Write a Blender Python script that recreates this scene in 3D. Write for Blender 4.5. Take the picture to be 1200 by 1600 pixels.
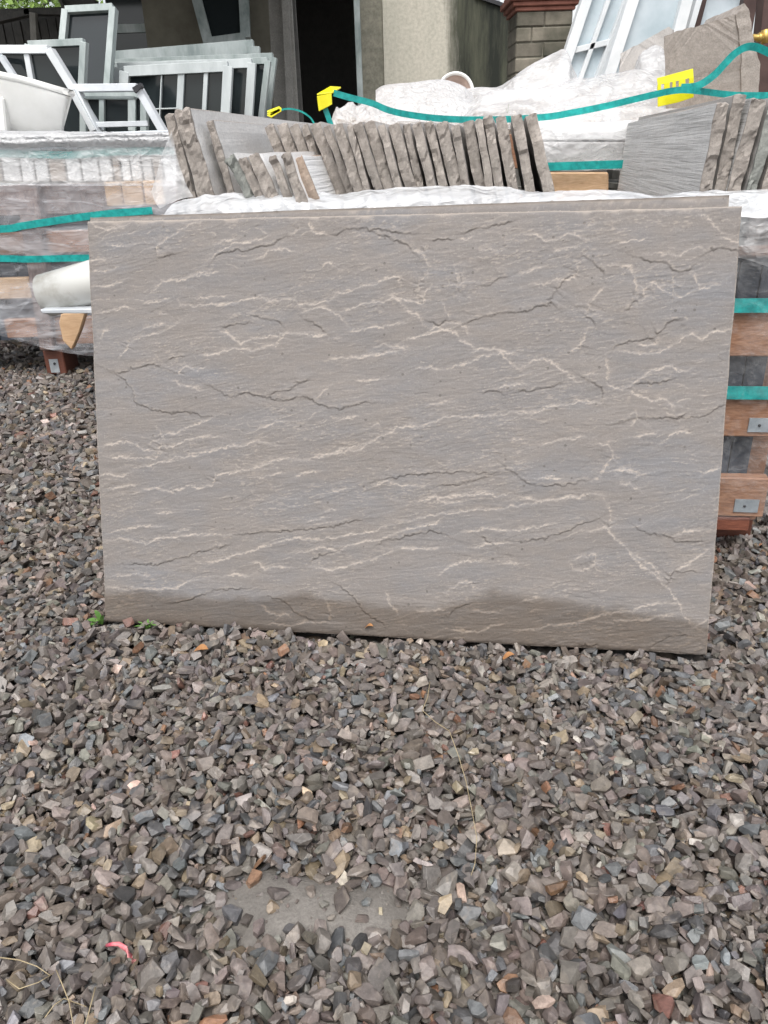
import bpy, bmesh, math, random
import numpy as np
import time; T0 = time.time()
from mathutils import Vector, Matrix, noise as mnoise

sc = bpy.context.scene
for o in list(bpy.data.objects): bpy.data.objects.remove(o)
C = sc.collection
rad = math.radians
random.seed(7); rng = np.random.default_rng(11)

# ------------------------------------------------------------ camera, world, sun, exposure
PITCH, ROLL, FPX = 25.0, -1.974, 1200.0
CAM = np.array([-0.001, -0.955, 0.651])
_p, _r = rad(PITCH), rad(ROLL)
FW = np.array([0, math.cos(_p), -math.sin(_p)]); _rt = np.array([1., 0, 0]); _dn = np.array([0, -math.sin(_p), -math.cos(_p)])
RX = _rt*math.cos(_r) - _dn*math.sin(_r); DX = _dn*math.cos(_r) + _rt*math.sin(_r)
cam = bpy.data.cameras.new('camera'); camo = bpy.data.objects.new('camera', cam); C.objects.link(camo)
cam.sensor_fit = 'VERTICAL'; cam.sensor_height = 36; cam.lens = 27
cam.clip_start = 0.02; cam.clip_end = 500
camo.matrix_world = Matrix(((RX[0], -DX[0], -FW[0], CAM[0]), (RX[1], -DX[1], -FW[1], CAM[1]), (RX[2], -DX[2], -FW[2], CAM[2]), (0, 0, 0, 1)))
sc.camera = camo
SUN_EL, SUN_AZ = 60.0, 190.0            # degrees, azimuth clockwise from +Y
w = bpy.data.worlds.new('World'); sc.world = w; w.use_nodes = True
nt = w.node_tree; bg = nt.nodes['Background']
sky = nt.nodes.new('ShaderNodeTexSky'); sky.sky_type = 'NISHITA'; sky.sun_disc = False
sky.sun_elevation = rad(SUN_EL); sky.sun_rotation = rad(SUN_AZ); sky.dust_density = 4; sky.air_density = 1.0
hs = nt.nodes.new('ShaderNodeHueSaturation'); hs.inputs['Saturation'].default_value = 0.28
nt.links.new(sky.outputs[0], hs.inputs['Color']); nt.links.new(hs.outputs[0], bg.inputs[0]); bg.inputs[1].default_value = 0.15
sun = bpy.data.lights.new('sun', 'SUN'); sun.energy = 1.1; sun.angle = rad(25); sun.color = (1, .97, .93)
suno = bpy.data.objects.new('sun', sun); C.objects.link(suno)
sd = Vector((math.sin(rad(SUN_AZ))*math.cos(rad(SUN_EL)), math.cos(rad(SUN_AZ))*math.cos(rad(SUN_EL)), math.sin(rad(SUN_EL))))
suno.rotation_euler = (-sd).to_track_quat('-Z', 'Y').to_euler()
sc.view_settings.view_transform = 'Standard'; sc.view_settings.look = 'None'
sc.view_settings.exposure = 0.75; sc.view_settings.gamma = 1; sc.view_settings.use_curve_mapping = False
sc.cycles.transparent_max_bounces = 24; sc.cycles.max_bounces = 8

# ------------------------------------------------------------ measuring helpers (photo ray -> real plane)
def ray(px, py):
    return RX*((px-600)/FPX) + DX*((py-800)/FPX) + FW
def onY(px, py, y):
    d = ray(px, py); k = (y-CAM[1])/d[1]; return Vector(CAM+k*d)
YAW = rad(9.15); T = np.array([math.cos(YAW), -math.sin(YAW), 0]); N = np.array([math.sin(YAW), math.cos(YAW), 0])
def onN(px, py, n0):
    d = ray(px, py); k = (n0-CAM@N)/(d@N); P = CAM+k*d; return P@T, P[2]
def SN(s, n, z): return Vector(T*s + N*n + np.array([0, 0, z]))

# ------------------------------------------------------------ object helpers
def link(name, me, m=None, parent=None):
    o = bpy.data.objects.new(name, me); C.objects.link(o)
    if m is not None and me is not None: me.materials.append(m)
    if parent is not None: o.parent = parent
    return o
def tag(o, label=None, cat=None, group=None, kind=None):
    if label: o['label'] = label
    if cat: o['category'] = cat
    if group: o['group'] = group
    if kind or cat: o['kind'] = kind or 'thing'
    return o
def empty(name, loc=(0, 0, 0), rot=(0, 0, 0)):
    o = bpy.data.objects.new(name, None); C.objects.link(o); o.location = loc; o.rotation_euler = rot
    o.empty_display_size = .05
    return o
def thing(name, label, cat, loc=(0, 0, 0), rot=(0, 0, 0), group=None):
    return tag(empty(name, loc, rot), label, cat, group)
def wm(o):
    return (wm(o.parent) @ o.matrix_parent_inverse @ o.matrix_basis) if o.parent else o.matrix_basis.copy()
def pyd(name, vs, fs, m=None, parent=None, smooth=False):
    me = bpy.data.meshes.new(name); me.from_pydata([tuple(v) for v in vs], [], fs); me.update()
    bm = bmesh.new(); bm.from_mesh(me); bmesh.ops.recalc_face_normals(bm, faces=bm.faces); bm.to_mesh(me); bm.free()
    if smooth: me.polygons.foreach_set('use_smooth', [True]*len(me.polygons))
    o = link(name, me, m, parent)
    if parent is not None:                      # vertices were given in world space
        o.matrix_parent_inverse = wm(parent).inverted()
    return o
def mid(o):                                     # put a mesh object's origin at the middle of its foot
    me = o.data; n = len(me.vertices); a = np.empty(n*3); me.vertices.foreach_get('co', a); a = a.reshape(-1, 3)
    c = np.array([a[:, 0].mean(), a[:, 1].mean(), a[:, 2].min()]); a -= c
    me.vertices.foreach_set('co', a.ravel()); me.update()
    o.matrix_basis = o.matrix_basis @ Matrix.Translation(Vector(c)); return o
def prism(name, pts, ext, m, parent=None, bev=0):
    pts = [Vector(p) for p in pts]; ext = Vector(ext); n = len(pts)
    bm = bmesh.new(); a = [bm.verts.new(p) for p in pts]; b = [bm.verts.new(p+ext) for p in pts]
    bm.faces.new(a); bm.faces.new(b[::-1])
    for i in range(n): bm.faces.new((a[i], b[i], b[(i+1) % n], a[(i+1) % n]))
    bmesh.ops.recalc_face_normals(bm, faces=bm.faces)
    if bev: bmesh.ops.bevel(bm, geom=bm.edges[:], offset=bev, segments=1, affect='EDGES')
    me = bpy.data.meshes.new(name); bm.to_mesh(me); bm.free()
    o = link(name, me, m, parent)
    if parent is not None: o.matrix_parent_inverse = wm(parent).inverted()
    return o
def bar(name, a, b, wd, th, nrm, m, parent=None, bev=.0015):
    a, b, nrm = Vector(a), Vector(b), Vector(nrm).normalized(); d = (b-a).normalized(); s = d.cross(nrm).normalized()
    n2 = s.cross(d).normalized()
    return prism(name, [a+s*wd/2-n2*th/2, b+s*wd/2-n2*th/2, b-s*wd/2-n2*th/2, a-s*wd/2-n2*th/2], n2*th, m, parent, bev)
def boxw(name, s0, s1, n0, n1, z0, z1, m, parent=None, bev=.002):     # box in the front crate's frame
    return prism(name, [SN(s0, n0, z0), SN(s1, n0, z0), SN(s1, n0, z1), SN(s0, n0, z1)], N*(n1-n0), m, parent, bev)
def box(name, x0, x1, y0, y1, z0, z1, m, parent=None, bev=.002):
    return prism(name, [(x0, y0, z0), (x1, y0, z0), (x1, y0, z1), (x0, y0, z1)], (0, y1-y0, 0), m, parent, bev)
def ribbon(name, pts, wd, m, parent=None, up=(0, 0, 1), th=.0008, sub=6, twist=None):
    pts = [Vector(p) for p in pts]; P = []
    for i in range(len(pts)-1):                 # Catmull-Rom
        p0, p1, p2, p3 = pts[max(i-1, 0)], pts[i], pts[i+1], pts[min(i+2, len(pts)-1)]
        for k in range(sub):
            t = k/sub; P.append(.5*((2*p1)+(p2-p0)*t+(2*p0-5*p1+4*p2-p3)*t*t+(3*p1-p0-3*p2+p3)*t**3))
    P.append(pts[-1]); vs, fs = [], []
    for i, p in enumerate(P):
        d = (P[min(i+1, len(P)-1)]-P[max(i-1, 0)]).normalized(); u = Vector(up)
        if twist: u = Matrix.Rotation(twist(i/(len(P)-1)), 3, d) @ u
        u = (u-d*u.dot(d)).normalized(); n = d.cross(u)
        for a, b in ((-1, -1), (1, -1), (1, 1), (-1, 1)): vs.append(p+u*wd/2*a+n*th/2*b)
    for i in range(len(P)-1):
        for k in range(4): fs.append((i*4+k, i*4+(k+1) % 4, i*4+4+(k+1) % 4, i*4+4+k))
    fs += [(0, 1, 2, 3), tuple(len(vs)-4+k for k in (3, 2, 1, 0))]
    return pyd(name, vs, fs, m, parent)
def tube(name, pts, r, m, parent=None, seg=8, r1=None):
    pts = [Vector(p) for p in pts]; vs, fs = [], []; n = len(pts)
    for i, p in enumerate(pts):
        d = (pts[min(i+1, n-1)]-pts[max(i-1, 0)]).normalized(); u = d.orthogonal().normalized(); v = d.cross(u)
        rr = r if r1 is None else r+(r1-r)*i/(n-1)
        for k in range(seg): a = 2*math.pi*k/seg; vs.append(p+u*math.cos(a)*rr+v*math.sin(a)*rr)
    for i in range(n-1):
        for k in range(seg): fs.append((i*seg+k, i*seg+(k+1) % seg, (i+1)*seg+(k+1) % seg, (i+1)*seg+k))
    fs += [tuple(range(seg)), tuple((n-1)*seg+k for k in range(seg))]
    return pyd(name, vs, fs, m, parent, smooth=True)

# ------------------------------------------------------------ materials
class NT:
    def __init__(s, name):
        s.m = bpy.data.materials.new(name); s.m.use_nodes = True; s.t = s.m.node_tree; s.b = s.t.nodes['Principled BSDF']
        s.tc = s.t.nodes.new('ShaderNodeTexCoord')
    def n(s, ty, **k):
        x = s.t.nodes.new(ty)
        for a, v in k.items(): setattr(x, a, v)
        return x
    def l(s, a, b): s.t.links.new(a, b)
    def noise(s, scale, detail=4, rough=.6, stretch=None, coord='Object', dist=0, rot=(0, 0, 0)):
        x = s.n('ShaderNodeTexNoise'); x.inputs['Scale'].default_value = scale; x.inputs['Detail'].default_value = detail
        x.inputs['Roughness'].default_value = rough; x.inputs['Distortion'].default_value = dist
        mp = s.n('ShaderNodeMapping'); mp.inputs['Scale'].default_value = stretch or (1, 1, 1); mp.inputs['Rotation'].default_value = rot
        s.l(s.tc.outputs[coord], mp.inputs[0]); s.l(mp.outputs[0], x.inputs['Vector']); return x.outputs['Fac']
    def ramp(s, f, stops):
        r = s.n('ShaderNodeValToRGB'); e = r.color_ramp.elements
        while len(e) < len(stops): e.new(.5)
        for el, (p, c) in zip(e, stops): el.position = p; el.color = (c, c, c, 1) if not isinstance(c, tuple) else (*c, 1)
        s.l(f, r.inputs[0]); return r.outputs[0]
    def mix(s, f, a, b, mode='MIX'):
        x = s.n('ShaderNodeMix', data_type='RGBA', blend_type=mode)
        for sock, v in ((x.inputs[0], f), (x.inputs[6], a), (x.inputs[7], b)):
            if isinstance(v, (int, float)): sock.default_value = v
            elif isinstance(v, tuple): sock.default_value = (*v, 1)
            else: s.l(v, sock)
        return x.outputs[2]
    def bump(s, h, st=.3, d=.002, prev=None):
        x = s.n('ShaderNodeBump'); x.inputs['Strength'].default_value = st; x.inputs['Distance'].default_value = d
        s.l(h, x.inputs['Height'])
        if prev is not None: s.l(prev, x.inputs['Normal'])
        s.l(x.outputs[0], s.b.inputs['Normal']); return x.outputs[0]
    def set(s, **k):
        for a, v in k.items():
            i = s.b.inputs[a.replace('_', ' ')]
            if isinstance(v, tuple): i.default_value = (*v, 1)
            elif isinstance(v, (int, float)): i.default_value = v
            else: s.l(v, i)
def simple(name, c1, c2, scale=20, rough=.7, st=.3, d=.002, stretch=None, detail=5, lo=.35, hi=.65, **k):
    t = NT(name); f = t.noise(scale, detail, .65, stretch); t.set(Base_Color=t.ramp(f, [(lo, c1), (hi, c2)]), Roughness=rough, **k)
    t.bump(f, st, d); return t.m
def vary(t, base, amt=.25):      # per-object brightness change, fixed to the object
    oi = t.n('ShaderNodeObjectInfo'); r = t.n('ShaderNodeMapRange'); r.inputs[3].default_value = 1-amt; r.inputs[4].default_value = 1+amt
    t.l(oi.outputs['Random'], r.inputs[0]); hv = t.n('ShaderNodeHueSaturation'); t.l(r.outputs[0], hv.inputs['Value']); t.l(base, hv.inputs['Color'])
    return hv.outputs[0]
def wood(name, c1, c2, sx=(3, 30, 30), rough=.6, amt=.25):
    t = NT(name); f = t.noise(9, 6, .65, sx); g = t.noise(14, 4, .6)
    c = t.mix(t.ramp(g, [(.4, 0.), (.7, .35)]), t.ramp(f, [(.3, c1), (.7, c2)]), tuple(x*.55 for x in c1))
    t.set(Base_Color=vary(t, c, amt), Roughness=rough); t.bump(f, .4, .002); return t.m
def stone_mat(name, c1, c2, c3, sawn=False, amt=.12):
    t = NT(name); f = t.noise(60, 8, .75); g = t.noise(260, 3, .7); h = t.noise(5, 3)
    c = t.mix(t.ramp(h, [(.4, 0.), (.65, .8)]), t.ramp(f, [(.3, c1), (.7, c2)]), c3)
    c = t.mix(t.ramp(g, [(.3, .35), (.6, 0.)]), c, tuple(x*.55 for x in c1))
    t.set(Base_Color=vary(t, c, amt), Roughness=.8)
    b = t.bump(f, .35 if sawn else .8, .0024); b = t.bump(g, .5, .0012, b)
    if sawn:
        wv = t.noise(1, 3, .8, (1, 3, 170)); t.bump(wv, .9, .0025, b)
        t.set(Base_Color=vary(t, t.mix(t.ramp(wv, [(.38, .55), (.5, 0.)]), c, tuple(x*.62 for x in c1)), amt))
    return t.m
def film_mat(name, lo, hi, scale=9, base=.82, rough=.28, stretch=(1, 1, 1), tint=(1, 1, 1)):
    t = NT(name); f = t.noise(scale, 3, .5, stretch, dist=.8); g = t.noise(scale*4, 3, .55, stretch, dist=1.6)
    fac = t.mix(.3, t.ramp(f, [(.36, lo), (.64, hi)]), t.ramp(g, [(.52, lo*.8), (.66, min(1, hi*1.25))]))
    t.set(Base_Color=tuple(base*x for x in tint), Roughness=rough, Specular_IOR_Level=.7)
    cr_ = t.n('ShaderNodeTexVoronoi', feature='DISTANCE_TO_EDGE'); cr_.inputs['Scale'].default_value = scale*2.6; wv_ = t.n('ShaderNodeMix', data_type='VECTOR'); wv_.inputs[0].default_value = .12; nz_ = t.n('ShaderNodeTexNoise'); nz_.inputs['Scale'].default_value = scale; t.l(t.tc.outputs['Object'], nz_.inputs['Vector']); t.l(t.tc.outputs['Object'], wv_.inputs[4]); t.l(nz_.outputs['Color'], wv_.inputs[5]); t.l(wv_.outputs[1], cr_.inputs['Vector'])
    b = t.bump(f, .8, .014); b = t.bump(t.ramp(cr_.outputs['Distance'], [(0., 1.), (.35, 0.)]), .55, .006, b); t.bump(g, .8, .005, b)
    tr = t.n('ShaderNodeBsdfTransparent'); tr.inputs[0].default_value = (.97, .985, 1, 1)
    tl = t.n('ShaderNodeBsdfTranslucent'); tl.inputs[0].default_value = (.85, .86, .88, 1)
    m1 = t.n('ShaderNodeMixShader'); m1.inputs[0].default_value = .2; t.l(t.b.outputs[0], m1.inputs[1]); t.l(tl.outputs[0], m1.inputs[2])
    m2 = t.n('ShaderNodeMixShader'); t.l(fac, m2.inputs[0]); t.l(tr.outputs[0], m2.inputs[1]); t.l(m1.outputs[0], m2.inputs[2])
    t.l(m2.outputs[0], t.t.nodes['Material Output'].inputs['Surface']); return t.m

M = {}
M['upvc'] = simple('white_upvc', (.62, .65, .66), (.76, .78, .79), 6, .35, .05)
M['upvc_shaded'] = simple('shaded_white_frame', (.42, .46, .46), (.60, .64, .64), 9, .45, .1, stretch=(1, 1, .3))  # white frame with the building's shade put into its colour
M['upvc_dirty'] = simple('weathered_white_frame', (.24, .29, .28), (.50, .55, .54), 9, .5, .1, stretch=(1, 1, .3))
M['alu'] = simple('white_aluminium', (.50, .53, .56), (.72, .75, .77), 5, .35, .05)
M['brownframe'] = simple('brown_frame', (.045, .022, .018), (.09, .05, .042), 8, .4, .1)
M['black'] = simple('black_plastic', (.012, .012, .014), (.03, .03, .034), 40, .5)
M['glass_dark'] = NT('dark_window_glass').m
_g = M['glass_dark'].node_tree.nodes['Principled BSDF']; _g.inputs['Base Color'].default_value = (.02, .026, .028, 1); _g.inputs['Roughness'].default_value = .06
M['glass_reflection'] = simple('pale_reflection_glass', (.38, .46, .50), (.66, .72, .76), 2.2, .08, .0)  # mottled pale colour stands in for reflections in the panes
M['ceramic'] = simple('white_ceramic', (.66, .66, .63), (.80, .80, .78), 3, .12, .02)
M['pvc'] = simple('white_plastic_pipe', (.36, .34, .29), (.58, .58, .55), 7, .22, .05, lo=.32, hi=.5)
M['board_white'] = simple('white_board', (.42, .45, .48), (.56, .58, .60), 7, .4, .05)
M['wood'] = wood('wet_crate_timber', (.19, .085, .045), (.40, .215, .125))
M['wood_red'] = wood('dark_red_timber', (.10, .03, .018), (.20, .07, .04))
M['wood_tan'] = wood('tan_timber', (.50, .31, .17), (.68, .47, .29))
M['wood_grey'] = wood('grey_weathered_timber', (.16, .15, .13), (.34, .33, .30), sx=(30, 30, 2))
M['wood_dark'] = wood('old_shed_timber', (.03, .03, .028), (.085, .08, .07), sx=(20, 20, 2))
M['wood_post'] = wood('rough_crate_post', (.10, .065, .055), (.27, .19, .16), sx=(14, 14, 5))
M['dark_void'] = simple('shaded_gap_slab', (.02, .025, .035), (.065, .075, .095), 12, .55, .3)  # near-black tone stands in for the shade between crate boards
M['nail'] = simple('zinc_nail_plate', (.30, .33, .35), (.48, .52, .54), 30, .45, .1, Metallic=.5)
M['teal'] = simple('teal_strap', (.0, .20, .19), (.01, .36, .33), 60, .35, .1)
M['yellow'] = simple('yellow_plastic', (.66, .60, .0), (.80, .74, .02), 20, .4, .05)
M['stone_end'] = stone_mat('broken_stone_edge', (.22, .195, .17), (.46, .41, .37), (.32, .29, .26))
M['stone_face'] = stone_mat('grey_stone_face', (.44, .42, .40), (.56, .535, .51), (.48, .45, .42))
M['stone_sawn'] = stone_mat('saw_marked_stone', (.64, .635, .62), (.80, .795, .78), (.72, .705, .68), sawn=True)
M['stone_pale'] = stone_mat('pale_stone', (.66, .65, .64), (.80, .79, .77), (.72, .69, .66))
M['film_clear'] = film_mat('clear_wrap', .08, .45, 8)
M['film_mid'] = film_mat('creased_wrap', .25, .62, 9, stretch=(.6, 1, 1.6))
M['film_white'] = film_mat('bunched_white_wrap', .8, 1.0, 14, base=.66, rough=.3)
M['film_band'] = film_mat('white_wrap_band', .34, .97, 10, base=.74, rough=.16, stretch=(.5, 1, 1.3))
M['strap_v'] = M['teal']
M['green'] = simple('fresh_green_leaf', (.05, .13, .025), (.14, .28, .06), 40, .45)
M['straw'] = simple('dry_straw', (.28, .22, .13), (.44, .36, .22), 40, .6)
M['petal'] = simple('pink_petal', (.55, .06, .12), (.72, .30, .28), 60, .4)
M['leaf_orange'] = simple('brown_orange_leaf', (.30, .13, .05), (.45, .24, .10), 60, .5)
M['leaf_red'] = simple('red_leaf', (.28, .05, .04), (.45, .10, .06), 60, .5)
M['terracotta'] = simple('terracotta_cap', (.16, .055, .035), (.30, .12, .085), 8, .75, .3)
M['concrete_panel'] = simple('olive_wall_panel', (.12, .112, .085), (.19, .18, .14), 3, .8, .1)
M['brass'] = simple('brass_fitting', (.45, .30, .08), (.65, .45, .14), 30, .35, .1, Metallic=.7)
M['white_wall'] = simple('white_render', (.68, .72, .75), (.78, .80, .82), 2, .7, .05)
def _blocks():
    t = NT('mossy_block'); f = t.noise(7, 8, .7); g = t.noise(2.2, 4, .6)
    c = t.mix(t.ramp(g, [(.42, 0.), (.6, .85)]), t.ramp(f, [(.3, (.10, .09, .07)), (.7, (.24, .215, .17))]), (.035, .04, .025))
    t.set(Base_Color=vary(t, c, .2), Roughness=.9); t.bump(f, .6, .01); return t.m
M['block'] = _blocks(); M['mortar'] = simple('mossy_mortar', (.10, .095, .07), (.17, .16, .125), 20, .9, .3, .003)
def _wall():
    t = NT('stained_render_wall'); f = t.noise(1.3, 6, .6, (1, 1, .18)); g = t.noise(30, 6, .7); st = t.noise(5, 7, .72, (1, 1, .13))
    sep = t.n('ShaderNodeSeparateXYZ'); t.l(t.tc.outputs['Object'], sep.inputs[0])
    mr = t.n('ShaderNodeMapRange'); mr.inputs[1].default_value = .6; mr.inputs[2].default_value = 1.2; mr.clamp = False; t.l(sep.outputs[0], mr.inputs[0])
    ad = t.n('ShaderNodeMath', operation='MULTIPLY_ADD'); t.l(st, ad.inputs[0]); ad.inputs[1].default_value = .9; t.l(mr.outputs[0], ad.inputs[2])
    c = t.ramp(f, [(.3, (.36, .345, .28)), (.5, (.55, .52, .44)), (.7, (.44, .43, .36))])
    c = t.mix(t.ramp(g, [(.35, .35), (.6, 0.)]), c, (.17, .16, .12))
    c = t.mix(t.ramp(ad.outputs[0], [(.70, 0.), (.98, 1.0)]), c, t.ramp(st, [(.42, (.014, .017, .012)), (.66, (.085, .088, .06))]))
    t.set(Base_Color=c, Roughness=.9); t.bump(g, .3, .004); return t.m
M['wall'] = _wall()
M['reveal'] = simple('speckled_render', (.15, .145, .115), (.25, .24, .19), 25, .9, .3, .004)

# ------------------------------------------------------------ ground sheet
def bare(x, y):      # thin patch of the gravel where the wet sandy ground shows
    a = ((x+.095)/.115)**2 + ((y+.440+.10*(x+.075))/.044)**2
    w_ = .35*np.sin(x*61+1.3*np.sin(y*47))+.3*np.sin(y*83+x*37)+.25*np.sin(x*131-y*90)
    return np.exp(-np.clip(a*(1+.55*w_), 0, 50)**1.6)
def gz(x, y):
    return -.024 + .0185*bare(x, y)
gx = np.unique(np.concatenate([-np.geomspace(1.5, 90, 16), np.linspace(-1.5, -.5, 20), np.linspace(-.5, .5, 120), np.linspace(.5, 1.5, 20), np.geomspace(1.5, 90, 16)]))
gy = np.unique(np.concatenate([-np.geomspace(.8, 90, 14), np.linspace(-.8, -.1, 110), np.linspace(-.1, 3, 40), np.geomspace(3, 200, 18)]))
X, Y = np.meshgrid(gx, gy); Z = gz(X, Y) + np.where((np.abs(X) < 1.5) & (np.abs(Y) < .8), rng.normal(0, .0006, X.shape), 0)
nx, ny = len(gx), len(gy); idx = np.arange(nx*ny).reshape(ny, nx)
fs = np.stack([idx[:-1, :-1], idx[:-1, 1:], idx[1:, 1:], idx[1:, :-1]], -1).reshape(-1, 4)
def npmesh(name, V, F, smooth=False):
    me = bpy.data.meshes.new(name); F = np.asarray(F); k = F.shape[1]
    me.vertices.add(len(V)); me.vertices.foreach_set('co', np.asarray(V, np.float32).ravel())
    me.loops.add(F.size); me.loops.foreach_set('vertex_index', F.ravel().astype(np.int32))
    me.polygons.add(len(F)); me.polygons.foreach_set('loop_start', np.arange(0, F.size, k, dtype=np.int32))
    me.polygons.foreach_set('use_smooth', np.full(len(F), smooth)); me.update(calc_edges=True); me.validate(); return me
_t = NT('wet_sandy_ground'); _f = _t.noise(9, 8, .7); _g = _t.noise(260, 3, .7)
_vo = _t.n('ShaderNodeTexVoronoi'); _vo.inputs['Scale'].default_value = 52; _t.l(_t.tc.outputs['Object'], _vo.inputs['Vector'])
_vs = _t.n('ShaderNodeSeparateColor'); _t.l(_vo.outputs['Color'], _vs.inputs[0])
_stn = _t.mix(_t.ramp(_vo.outputs['Distance'], [(.35, 0.), (.75, .8)]), _t.ramp(_vs.outputs[0], [(.1, (.09, .085, .08)), (.35, (.16, .14, .125)), (.6, (.14, .145, .148)), (.8, (.21, .19, .17)), (.97, (.25, .18, .12))]), (.05, .045, .04))
_ds = _t.n('ShaderNodeVectorMath', operation='DISTANCE'); _t.l(_t.tc.outputs['Object'], _ds.inputs[0]); _ds.inputs[1].default_value = (-.085, -.437, 0)
_fm = _t.ramp(_ds.outputs['Value'], [(.28, 0.), (.36, 1.)])
_t.set(Base_Color=_t.mix(_fm, _t.mix(_t.ramp(_g, [(.35, .5), (.6, 0.)]), _t.ramp(_f, [(.3, (.12, .11, .097)), (.7, (.23, .212, .19))]), (.09, .08, .07)), _stn), Roughness=.6)
_t.bump(_g, .6, .002, _t.bump(_f, .5, .006))
tag(link('ground', npmesh('ground', np.stack([X, Y, Z], -1).reshape(-1, 3), fs, True), _t.m), kind='structure')

# ------------------------------------------------------------ gravel: stones dropped one after another on a height map
def hull_variants(n, npts, bev):
    out = []
    for i in range(n):
        r = random.Random(100+i); bm = bmesh.new(); bmesh.ops.create_cube(bm, size=2)
        for v in bm.verts: v.co += Vector([r.uniform(-.28, .12)*math.copysign(1, c) for c in v.co])
        for k in range(npts):
            nr = Vector([r.gauss(0, 1), r.gauss(0, 1), r.gauss(0, .8)]).normalized(); d_ = r.uniform(.66, .98)*(1+.25*max(abs(nr.x), abs(nr.y))**3*0)
            g_ = bmesh.ops.bisect_plane(bm, geom=bm.verts[:]+bm.edges[:]+bm.faces[:], plane_co=nr*d_, plane_no=nr, clear_outer=True)
            ce = [e for e in g_['geom_cut'] if isinstance(e, bmesh.types.BMEdge)]
            if len(ce) > 2: bmesh.ops.contextual_create(bm, geom=ce)
        bmesh.ops.remove_doubles(bm, verts=bm.verts, dist=.09 if bev else .22)
        bmesh.ops.recalc_face_normals(bm, faces=bm.faces)
        if bev: bmesh.ops.bevel(bm, geom=bm.edges[:], offset=bev, segments=1, affect='EDGES', profile=.6)
        for v in bm.verts: v.co += Vector([r.uniform(-1, 1) for _ in range(3)])*(.028 if bev else .05)
        bmesh.ops.triangulate(bm, faces=bm.faces)
        bm.verts.ensure_lookup_table(); bm.verts.index_update()
        V = np.array([v.co[:] for v in bm.verts]); F = np.array([[v.index for v in f.verts] for f in bm.faces]); bm.free()
        out.append((V, F))
    return out
NEAR = hull_variants(60, 8, .045); FAR = hull_variants(24, 4, 0)
print('variant tris', np.mean([len(f) for v, f in NEAR]), np.mean([len(f) for v, f in FAR]))
CELL = .0025; x0, x1, y0, y1 = -2.7, 1.35, -.76, 3.5
GW, GH = int((x1-x0)/CELL), int((y1-y0)/CELL)
cx = x0+(np.arange(GW)+.5)*CELL; cy = y0+(np.arange(GH)+.5)*CELL
CX, CY = np.meshgrid(cx, cy); Hm = gz(CX, CY); B = bare(CX, CY)
ripple = np.zeros_like(Hm)
for _k in range(9):
    a, kx, ky, ph = rng.uniform(.0006, .0018), rng.normal(0, 14), rng.normal(0, 14), rng.uniform(0, 6.3)
    ripple += a*np.sin(kx*CX+ky*CY+ph)
TGT = -.004 + ripple - .016*np.clip(B*1.15, 0, 1) + .004*np.exp(-((CX*N[0]+CY*N[1]+.006)/.02)**2)
def px_of(x, y, z=0):
    q = np.array([x, y, z])-CAM; d = q@FW; return (600+FPX*(q@RX)/d, 800+FPX*(q@DX)/d) if d > .05 else (0, 9e3)
def local(x, y): return x*T[0]+y*T[1], x*N[0]+y*N[1]
stones = []
def drop_pass(spacing, smin, smax, tilt, margin, frac=1.0):
    gx_, gy_ = np.meshgrid(np.arange(x0+.02, x1-.02, spacing), np.arange(y0+.02, y1-.02, spacing))
    pts = np.stack([gx_.ravel(), gy_.ravel()], 1) + rng.uniform(-.5, .5, (gx_.size, 2))*spacing
    rng.shuffle(pts)
    for x, y in pts:
        s, n = local(x, y)
        if (-.40 < s < .66 and .42 < n < 1.3): continue
        if abs(s) < .458 and -.012 < n < .034: continue
        px, py = px_of(x, y); dist = math.hypot(x-CAM[0], y-CAM[1])
        vis = -60 < px < 1260 and 425 < py < 1690 and not (-.40 < s < .44 and n > .09) and not (y > 1.85 and x > -1.6)
        if not vis and (frac == 0 or rng.random() > frac): continue
        if vis and dist > 1.45 and smax < .022: continue
        i, j = int((x-x0)/CELL), int((y-y0)/CELL)
        if Hm[j, i] > TGT[j, i] + rng.normal(0, .0015): continue
        sz = smin+(smax-smin)*rng.random()**1.9
        if not vis: sz *= 1.6
        elif dist > 1.7: sz *= 1.2
        a, b, c = sz/2*rng.uniform(.95, 1.2), sz/2*rng.uniform(.48, .85), sz/2*rng.uniform(.24, .58)
        th = rng.uniform(0, 6.283); tx, ty = rng.normal(0, tilt, 2)
        Rm = (Matrix.Rotation(th, 3, 'Z') @ Matrix.Rotation(tx, 3, 'X') @ Matrix.Rotation(ty, 3, 'Y'))
        Rn = np.array(Rm); A = Rn@np.diag([1/a**2, 1/b**2, 1/c**2])@Rn.T
        rr = max(1, int(a*.9/CELL)); j0, j1, i0, i1 = max(j-rr, 0), min(j+rr+1, GH), max(i-rr, 0), min(i+rr+1, GW)
        u = cx[i0:i1][None, :]-x; v = cy[j0:j1][:, None]-y
        # ellipsoid: zz*A22 + 2 z (A02 u + A12 v) + q - 1 = 0
        bb = A[0, 2]*u+A[1, 2]*v; q = A[0, 0]*u*u+2*A[0, 1]*u*v+A[1, 1]*v*v-1
        D = bb*bb-A[2, 2]*q; mk = D > 0
        if not mk.any(): continue
        sq = np.sqrt(np.where(mk, D, 0)); lo = (-bb-sq)/A[2, 2]; hi = (-bb+sq)/A[2, 2]
        P = Hm[j0:j1, i0:i1]; gap = (P-lo)[mk]
        z = np.partition(gap, int(.72*(len(gap)-1)))[int(.72*(len(gap)-1))]
        if z > TGT[j, i]+.014: continue
        P[mk] = np.maximum(P[mk], (z+hi)[mk])
        stones.append((x, y, z, a, b, c, Rn, vis and dist < .95 and sz > .0135))
drop_pass(.0118, .013, .0295, .5, 0, .30)
drop_pass(.0100, .011, .0265, .5, 0, .12)
drop_pass(.0082, .009, .0235, .6, 0, 0)
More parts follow.
